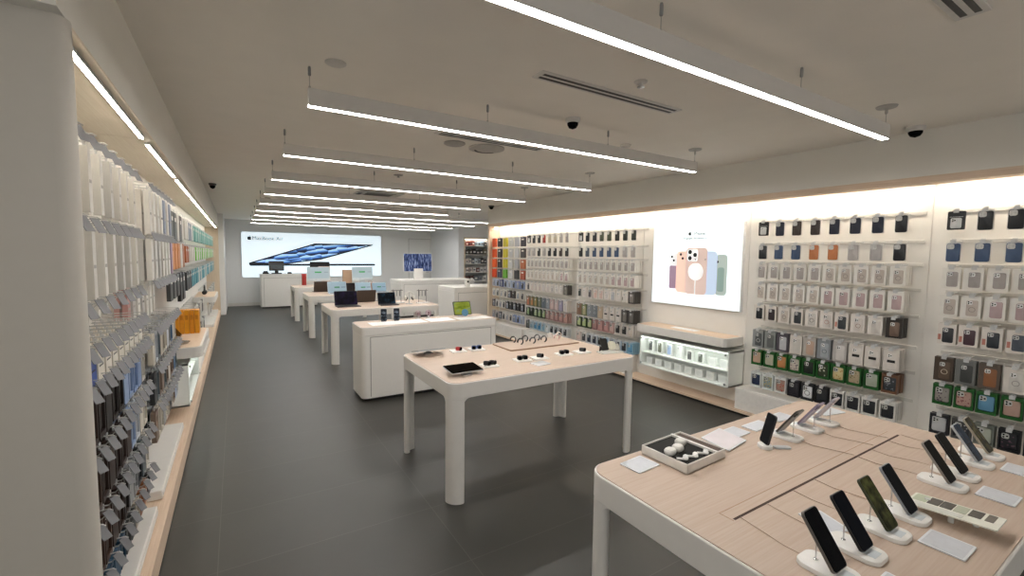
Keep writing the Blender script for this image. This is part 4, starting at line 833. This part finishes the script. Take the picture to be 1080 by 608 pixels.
tablet(1.38, 3.57, -13, 0, 'tablet seen edge on at the far left corner of the watch table')
e = empty('acrylic_phone_display', (2.82, 2.87, TH+.0008), math.radians(-8), 'clear acrylic display with a black phone at the right end of watch table', 'acrylic display')
mb = MB(); mb.prism(rrect(.22, .11, .006, 3), 'xy', 0, .008); mb.build('acrylic_base', M('#d8d9d4', .15), e)
mb = MB(); mb.prism(rrect(.07, .11, .01, 4, -.045, .066), 'xz', -.004, .004, 0, Matrix.Translation((0, 0, .010)) @ Matrix.Rotation(math.radians(-25), 4, 'X')); mb.build('phone', BLACK, e)
mb = MB(); mb.prism(rrect(.08, .08, .03, 5, .03, .05), 'xz', -.004, .004, 0, Matrix.Translation((0, 0, .010)) @ Matrix.Rotation(math.radians(-20), 4, 'X')); mb.build('cream_case', M('#c9c6b4', .4), e)
mb = MB(); mb.prism(rrect(.05, .06, .004, 3, .09, .04), 'xz', -.002, .002, 0, Matrix.Translation((0, 0, .004)) @ Matrix.Rotation(math.radians(-30), 4, 'X')); mb.build('price_plate', M('#b8b4a8', .2), e)
mb = MB(); mb.prism([(-.01, 0), (.03, 0), (.01, .05)], 'xz', -.002, .002, 0, Matrix.Translation((-.09, .02, .016)) @ Matrix.Rotation(math.radians(-20), 4, 'Y')); mb.build('dark_flap', BLACK, e)

# ------------------------------------------------------------------ goods on the solid counter
ZC = .865
def flat_card(x, y, w, h, lab, z=ZC): MB().prism(rrect(w, h, .004, 2), 'xy', 0, .004).build('price_card', M('#eeeeec', .3), None, (x, y, z+.0008), label=lab, cat='price card', group='white cards on the solid counter')
flat_card(1.66, 5.30, .68, .26, 'long white card strip at the left end of the solid counter')
flat_card(2.20, 5.30, .34, .26, 'white card strip left of centre on the solid counter')
flat_card(2.66, 5.25, .48, .22, 'wide white card by the tablet on the solid counter')
for k, x in enumerate((1.53, 1.69)):
    e = empty('smartphone', (x, 5.46, ZC+.001), math.radians(-15), '%s black phone standing with a lit edge on the solid counter' % ('left', 'right')[k], 'phone', 'phones on the solid counter')
    mb = MB(); mb.pad(rrect(.06, .06, .01, 4), 0, .012, .003); mb.build('foot', BLACK, e)
    T = Matrix.Translation((0, -.01, .010)) @ Matrix.Rotation(math.radians(-18), 4, 'X')
    mb = MB(); mb.prism(rrect(.072, .15, .012, 4, 0, .075), 'xz', -.004, .004, 0, T); mb.build('phone_body', M('#15171b', .3), e)
    mb = MB(); mb.prism(rrect(.066, .144, .010, 4, 0, .075), 'xz', -.0052, -.0038, 0, T); mb.build('screen', streaks_mat('#05060a', '#20242c', '#8d98a6', (4, 4, 8), .3), e)
for k, x in enumerate((1.98, 2.12)):
    e = empty('watch_on_stand', (x, 5.48, ZC+.001), math.radians(-10), '%s mauve watch looped on a clear stand on the solid counter' % ('left', 'right')[k], 'watch', 'mauve watches on the solid counter')
    mb = MB(); mb.pad(rrect(.06, .05, .01, 4), 0, .008, .002); mb.build('stand_foot', M('#dcdcdc', .2), e)
    mb = MB(); ring_band(mb, .032, .024, .004, math.radians(-80), math.radians(260), (0, 0, .072), 20); mb.build('watch_band', M('#a98494', .5), e)
    mb = MB(); mb.box(-.008, -.008, .008, .008, .008, .037); mb.build('stand_post', M('#dcdcdc', .2), e)
    mb = MB(); mb.pad(rrect(.036, .04, .010, 4, 0, .074), -.012, -.022, .003, 'xz'); mb.build('watch_case', M('#8d7078', .3), e)
def screen_dev(name, x, y, z, rz, W, H, tilt, scr, bodyc, lab, cat, base='leg', lift=.02):
    e = empty(name, (x, y, z), math.radians(rz), lab, cat)
    T = Matrix.Translation((0, 0, lift)) @ Matrix.Rotation(math.radians(-tilt), 4, 'X')
    mb = MB(); mb.prism(rrect(W, H, .012, 4, 0, H/2), 'xz', -.005, .005, 0, T); mb.build('screen_body', M(bodyc, .35, metal=.4), e)
    mb = MB(); mb.prism(rrect(W-.02, H-.02, .006, 3, 0, H/2), 'xz', -.0065, -.0048, 0, T); s = mb.build('screen', scr, e)
    return e, T
sc_tab = streaks_mat('#55651f', '#7c8733', '#4d7480', (1.2, 1.2, 3), .22)
e, T = screen_dev('tablet', 2.60, 5.44, ZC+.001, 0, .26, .19, 20, sc_tab, '#2a2a2a', 'tablet with green and blue screen standing on the solid counter', 'tablet')
mb = MB(); mb.box(-.05, -.01, 0, .05, .11, .012); mb.box(-.03, .03, .012, .03, .05, .07); mb.build('stand_foot', ALU, e, bevel=.002)
mb = MB(); mb.prism(circ(.05, 20, .03, .03), 'xz', -.0075, -.0064, 0, T); mb.build('wallpaper_disc', emit_m('#3b6a86', .05), e)

# ------------------------------------------------------------------ laptops and desktops
ZL = TH+.001
def laptop(x, y, rz, W, scr, body, lab, tilt=18, deck=True):
    D = W*.69; H = W*.66
    e = empty('laptop', (x, y, ZL), math.radians(rz), lab, 'laptop', 'laptops on the rear tables')
    mb = MB(); mb.prism(rrect(W, D, .012, 4, 0, -D/2), 'xy', 0, .010); mb.build('laptop_base', M(body, .35, metal=.4), e)
    mb = MB(); mb.box(-W*.42, -D*.52, .0098, W*.42, -D*.1, .0108); mb.build('keyboard', M('#1a1b1e', .5), e)
    mb = MB(); mb.box(-W*.18, -D*.93, .0098, W*.18, -D*.58, .0105); mb.build('trackpad', M(body, .3), e)
    T = Matrix.Translation((0, .003, .010)) @ Matrix.Rotation(math.radians(-tilt), 4, 'X')
    mb = MB(); mb.prism(rrect(W, H, .012, 4, 0, H/2), 'xz', 0, .006, 0, T); mb.build('laptop_lid', M(body, .35, metal=.4), e)
    mb = MB(); mb.prism(rrect(W-.012, H-.012, .008, 3, 0, H/2), 'xz', -.0014, .0002, 0, T); mb.build('screen', scr, e)
    if 'pale' in lab or 'silver' in lab:
        mb = MB(); mb.box(-W*.14, -.003, H*.44, W*.14, -.0012, H*.56); o = mb.build('screen_badge', emit_m('#2f6f46', .4), e); o.data.transform(T)
        mb = MB(); mb.box(W*.22, -.003, H*.47, W*.45, -.0012, H*.53); o = mb.build('screen_text_line', emit_m('#4b5a66', .4), e); o.data.transform(T)
    return e
PALE = M('#90a6b4', .4, emit=.12, noise=.02, spec=.2); DKS = streaks_mat('#08070c', '#120e1c', '#241a36', (3, 3, 3), .1); DKB = streaks_mat('#07090d', '#0c141c', '#234056', (3, 3, 3), .15)
BRZ = '#4a403a'
laptop(1.52, 7.60, 0, .36, DKS, '#2a292c', 'open dark laptop with purple screen at left of the nearest laptop table')
laptop(1.93, 8.02, 180, .33, M('#14161a', .2), BRZ, 'open bronze laptop facing away, between the two dark screens')
laptop(2.16, 7.50, 0, .30, DKB, '#232427', 'open dark laptop with blue glow, right of the purple screen')
laptop(1.60, 10.50, 180, .36, M('#14161a', .2), BRZ, 'open bronze laptop facing away, left of the silver laptops')
laptop(1.82, 10.0, 0, .38, PALE, '#c3cbd2', 'leftmost of the three silver laptops with pale screens')
laptop(2.12, 10.42, 180, .30, M('#14161a', .2), '#26262a', 'open black laptop facing away between two silver laptops')
laptop(2.36, 9.98, 0, .34, PALE, '#b3bcc4', 'middle of the three silver laptops with pale screens')
laptop(2.74, 10.1, 0, .31, M('#86a0b2', .4, emit=.12, noise=.02, spec=.2), '#a3b4c2', 'rightmost of the three silver laptops, pale blue screen')
e = empty('tan_leather_case', (2.62, 10.45, ZL), 0, 'tan upright case behind the middle and right silver laptops', 'case')
mb = MB(); mb.loft([[(a*s, b*s, z) for a, b in rrect(.28, .10, .03, 4)] for s, z in ((.85, 0), (1, .05), (1, .16), (.92, .19))]); mb.build('case_body', M('#a87f5c', .55, bump=.1), e)
mb = MB(); mb.tube([(-.05, 0, .19), (-.04, 0, .215), (.04, 0, .215), (.05, 0, .19)], .006, 6); mb.build('handle', M('#8a6546', .5), e)
def desktop(x, y, lab, scr, z=ZL, W=.55, H=.36, body='#cdd6dc', chin=True, rz=0, badge=True, lift=.13):
    e = empty('desktop_computer', (x, y, z), math.radians(rz), lab, 'desktop computer')
    mb = MB(); mb.prism(rrect(.15, .14, .01, 3, 0, .03), 'xy', 0, .006); mb.build('stand_foot', M(body, .35), e)
    mb = MB(); mb.box(-.065, .05, .006, .065, .065, lift+.12); mb.build('stand_neck', M(body, .35), e, bevel=.003)
    T = Matrix.Translation((0, .03, lift)) @ Matrix.Rotation(math.radians(-6), 4, 'X')
    mb = MB(); mb.prism(rrect(W, H, .012, 4, 0, H/2), 'xz', -.008, .004, 0, T); mb.build('screen_body', M(body, .4), e)
    mb = MB(); z0 = .06 if chin else .012
    mb.prism(rrect(W-.02, H-z0-.012, .004, 3, 0, (H+z0-.012)/2), 'xz', -.0095, -.0078, 0, T); mb.build('screen', scr, e)
    if badge:
        mb = MB(); mb.prism(rrect(.16, .035, .006, 3, -.01, H*.62), 'xz', -.0108, -.0094, 0, T); mb.build('screen_badge', emit_m('#2f8a4a', .55), e)
        mb = MB(); mb.prism(rrect(.10, .012, .004, 3, .19, H*.62), 'xz', -.0108, -.0094, 0, T); mb.build('screen_text_line', emit_m('#6a7a86', .5), e)
    return e
desktop(1.83, 12.55, 'pale blue desktop computer with green badge, left one on the rearmost table', M('#a9bcc6', .4, emit=.16, noise=.01, spec=.1))
desktop(2.95, 12.55, 'pale blue desktop computer with green badge, right one on the rearmost table', M('#acbec6', .4, emit=.16, noise=.01, spec=.1))
desktop(1.93, 12.98, 'black framed monitor standing behind the left pale desktop computer', M('#131417', .3, spec=.2), body='#17181b', badge=False, W=.50, H=.40, lift=.22, chin=False)
o = MB().box(-.14, -.05, 0, .14, .05, .50).build('beige_carton', M('#c9b9b0', .6), None, (2.0, 12.78, ZL), bevel=.004, label='beige carton between the left pale computer and the black monitor', cat='box')
MB().box(-.10, -.0515, .1, .10, -.0495, .3).build('carton_label', M('#d8cbc3', .6), o)
e = empty('red_gift_box', (1.52, 12.95, ZL), 0, 'tall red box beside the left desktop computer', 'box')
mb = MB(); mb.box(-.05, -.05, 0, .05, .05, .27); mb.build('box_body', M('#a8261e', .5), e, bevel=.004)
mb = MB(); mb.box(-.052, -.052, .271, .052, .052, .30); mb.build('box_lid', M('#b02a22', .5), e, bevel=.003)
e = empty('tan_storage_box', (2.62, 12.95, ZL), 0, 'tall tan box behind the right desktop computer', 'box')
mb = MB(); mb.box(-.12, -.06, 0, .12, .06, .36); mb.build('box_body', M('#b59a80', .6), e, bevel=.004)
mb = MB(); mb.box(-.122, -.062, .361, .122, .062, .40); mb.build('box_lid', M('#bba088', .6), e, bevel=.003)
e = empty('black_adapter', (2.33, 12.6, ZL), 0, 'small black device between the two desktop computers', 'adapter')
mb = MB(); mb.pad(rrect(.16, .08, .02, 4), 0, .03, .006); mb.build('adapter_body', BLACK, e)
mb = MB(); mb.tube([(-.02, 0, .03), (-.01, 0, .09), (.05, 0, .1)], .008, 6); mb.build('adapter_arm', BLACK, e)
# headphones and acrylic stands on the right end of the laptop table
e = empty('white_headphones', (2.52, 7.42, ZL), 0, 'white headphones with black cushions on a stand, right end of laptop table', 'headphones')
mb = MB(); mb.lathe([(.06, 0), (.06, .008), (.01, .012), (.008, .2)], 16); mb.build('stand', M('#b9b9b6', .3), e)
mb = MB(); mb.tube([(.085*math.cos(a), 0, .12+.085*math.sin(a)) for a in [i*PI/12 for i in range(13)]], .010, 8); mb.build('headband', M('#dcd9d2', .4), e)
for s in (-1, 1):
    mb = MB(); mb.lathe([(.025, -.02), (.04, -.012), (.04, .012), (.03, .02)], 16); mb.build('ear_cup', M('#e2dfd6', .35), e, (s*.075, -.0, .105), (0, PI/2, 0))
    mb = MB(); mb.lathe([(.018, -.008), (.034, -.006), (.034, .006), (.018, .008)], 16); mb.build('ear_cushion', BLACK, e, (s*.05, -.01, .09), (0, PI/2-.5*s, 0))
for k, (x, y, lab) in enumerate(((2.78, 7.45, 'clear rack with dark straps on a white tray at the end of laptop table'), (2.38, 7.62, 'clear rack with grey straps behind the white headphones'))):
    e = empty('acrylic_strap_rack', (x, y, ZL), 0, lab, 'strap rack')
    mb = MB(); mb.prism(rrect(.22, .14, .01, 4), 'xy', 0, .012); mb.build('rack_base', M('#e2e0dc', .35) if k == 0 else M('#c9c8c4', .3), e)
    mb = MB()
    for sx in (-.07, .07): mb.tube([(sx, .03, .012), (sx, .03, .24)], .005, 6)
    mb.tube([(-.1, .03, .22), (.1, .03, .22)], .006, 6); mb.build('rack_frame', M('#8b8c8a', .25, metal=.5), e)
    for j in range(3):
        mb = MB(); mb.box(-.072+j*.055, .015, .12, -.058+j*.055, .022, .215); mb.build('strap', M(('#5a5a5a', '#86867f', '#3f3f40')[j], .5), e)

# monitor on the back counter
e = desktop(4.35, 12.0, 'monitor with blue picture on a white pedestal at the back counter', streaks_mat('#1d2640', '#39466e', '#8c9abb', (9, 9, 1.6), .2), z=1.001, W=.83, H=.52, body='#e2e0dc', chin=False, badge=False, lift=.21)
mb = MB(); mb.box(-.13, .0, 0, .13, .05, .30); mb.build('pedestal', LACQ, e, bevel=.004)
# cashier terminal
e = empty('cash_register_screen', (1.06, 15.6, 1.041), 0, 'black cashier terminal with a screen on the cashier counter', 'cashier terminal')
mb = MB(); mb.prism(rrect(.28, .22, .02, 4), 'xy', 0, .03); mb.box(-.05, .0, .03, .05, .04, .22); mb.build('terminal_foot', BLACK, e)
T = Matrix.Translation((0, -.01, .10)) @ Matrix.Rotation(math.radians(-14), 4, 'X')
mb = MB(); mb.prism(rrect(.42, .30, .012, 4, 0, .15), 'xz', -.012, .02, 0, T); mb.build('terminal_screen_body', BLACK, e)
mb = MB(); mb.prism(rrect(.36, .13, .006, 3, 0, .12), 'xz', -.0135, -.0118, 0, T); mb.build('screen', M('#3c4548', .2, emit=.1), e)
for k, (x, w, lab) in enumerate(((.76, .16, 'small black card reader left of the cashier terminal'), (1.42, .11, 'tiny black scanner right of the cashier terminal'))):
    e = empty('card_reader', (x, 15.6, 1.041), .3, lab, 'card reader')
    mb = MB(); mb.pad(rrect(w, .1, .02, 4), 0, .05, .012); mb.build('reader_body', BLACK, e)
    mb = MB(); mb.prism(rrect(w*.7, .06, .01, 4), 'xy', .05, .09 if k == 0 else .055); mb.build('reader_top', M('#1c1d20', .4), e)
# staff shelves
IT = [['#7a3b34', '#8d4a42', '#7d3f3a', '#a3b4c6', '#9fb4c8', '#93aac0', '#24262a'], ['#4a413c', '#3a3532', '#1a1b1c', '#141516', '#202122', '#5d5a48'], ['#cfc6c2', '#d5cdc8', '#4b5560', '#c3ccd4', '#8a9298', '#1c1d1f', '#1a1b1d'], ['#cdbfb8', '#c9bbb3', '#d8d4cf', '#6a4038', '#d2cec9', '#cfcac6'], ['#5a342c', '#4d2d27', '#6b7078', '#8a8e94', '#d5d2ce']]
INM = {'7': 'red', '8': 'maroon', 'a': 'pale blue', '9': 'light blue', '2': 'black', '4': 'dark', '3': 'charcoal', '1': 'black', '5': 'brown', 'c': 'cream', 'd': 'white', '6': 'rust grey'}
for r, z in enumerate((2.02, 1.72, 1.40, 1.10, .80)):
    MB().box(NX0+.0505, NY+.02, z-.02, 7.61, NY+.445, z).build('trim_%d' % (16+r), WALLW, kind='structure', bevel=.002)
    n = len(IT[r]); w = .84/n
    for k, c in enumerate(IT[r]):
        h = (.17, .2, .2, .19, .19)[r]*(.8+.2*((k*7+r*3) % 3)/2)
        o = MB().box(-w*.42, -.08, 0, w*.42, .08, h).build('stock_box', M(c, .5), None, (NX0+.09+w*(k+.5), NY+.14, z+.0008), bevel=.003, label='%s stock box, %s from left on %s shelf of the staff niche' % (INM[c[1]], ORD[k], ('top', 'second', 'third', 'fourth', 'lowest')[r]), cat='stock box', group='stock boxes in the staff niche')
        MB().box(-w*.28, -.0815, h*.3, w*.28, -.0795, h*.6).build('box_panel', M('#d8d5d0' if c < '#888888' else '#55585c', .5), o)
e = empty('counter_camera', (4.35, 8.9, 1.001), 0, 'small white camera unit with dark lens on the service counter', 'camera')
mb = MB(); mb.box(-.05, -.04, 0, .05, .04, .15); mb.build('camera_body', M('#dddbd6', .4), e, bevel=.004)
mb = MB(); mb.prism(circ(.022, 14, 0, .11), 'xz', -.05, -.0405); mb.build('lens', GLASSB, e)

# ------------------------------------------------------------------ camera, world, colour
f, yaw, pit, rol = 468.8, math.radians(31.817), math.radians(4.183), math.radians(.709)
F = Vector((math.sin(yaw)*math.cos(pit), math.cos(yaw)*math.cos(pit), -math.sin(pit)))
r = Vector((math.cos(yaw), -math.sin(yaw), 0)); u = r.cross(F)
R2 = r*math.cos(rol)+u*math.sin(rol); U2 = -r*math.sin(rol)+u*math.cos(rol)
cam = bpy.data.cameras.new('camera'); co = bpy.data.objects.new('camera', cam); COL.objects.link(co)
m = Matrix((R2, U2, -F)).transposed().to_4x4(); m.translation = (0, 0, 1.7); co.matrix_world = m
cam.sensor_width = 36; cam.lens = 36*f/1080; cam.clip_start = .05
sc = bpy.context.scene; sc.camera = co
w = bpy.data.worlds.new('hall_ambient_fill'); sc.world = w; w.use_nodes = True  # added ambient fill, standing in for an unseen hall behind the camera
bg = w.node_tree.nodes['Background']; bg.inputs['Color'].default_value = lin('#f3f0ea')+[1]; bg.inputs['Strength'].default_value = .68
sc.view_settings.view_transform = 'Standard'; sc.view_settings.look = 'None'; sc.view_settings.gamma = 1; sc.view_settings.use_curve_mapping = False
sc.view_settings.exposure = 0.25
try:
    sc.cycles.max_bounces = 8; sc.cycles.diffuse_bounces = 5; sc.cycles.sample_clamp_indirect = 8; sc.cycles.use_denoising = True
except Exception: pass
bpy.context.view_layer.update()
_seen = {}
for o in bpy.data.objects:
    l = o.get('label')
    if l and o.parent is None:
        nw = len(l.split())
        if nw < 4 or nw > 16: print('LABEL LENGTH', nw, l)
        if l in _seen: print('DUP LABEL', l)
        _seen[l] = 1
print('objects', len(bpy.data.objects), 'labels', len(_seen))
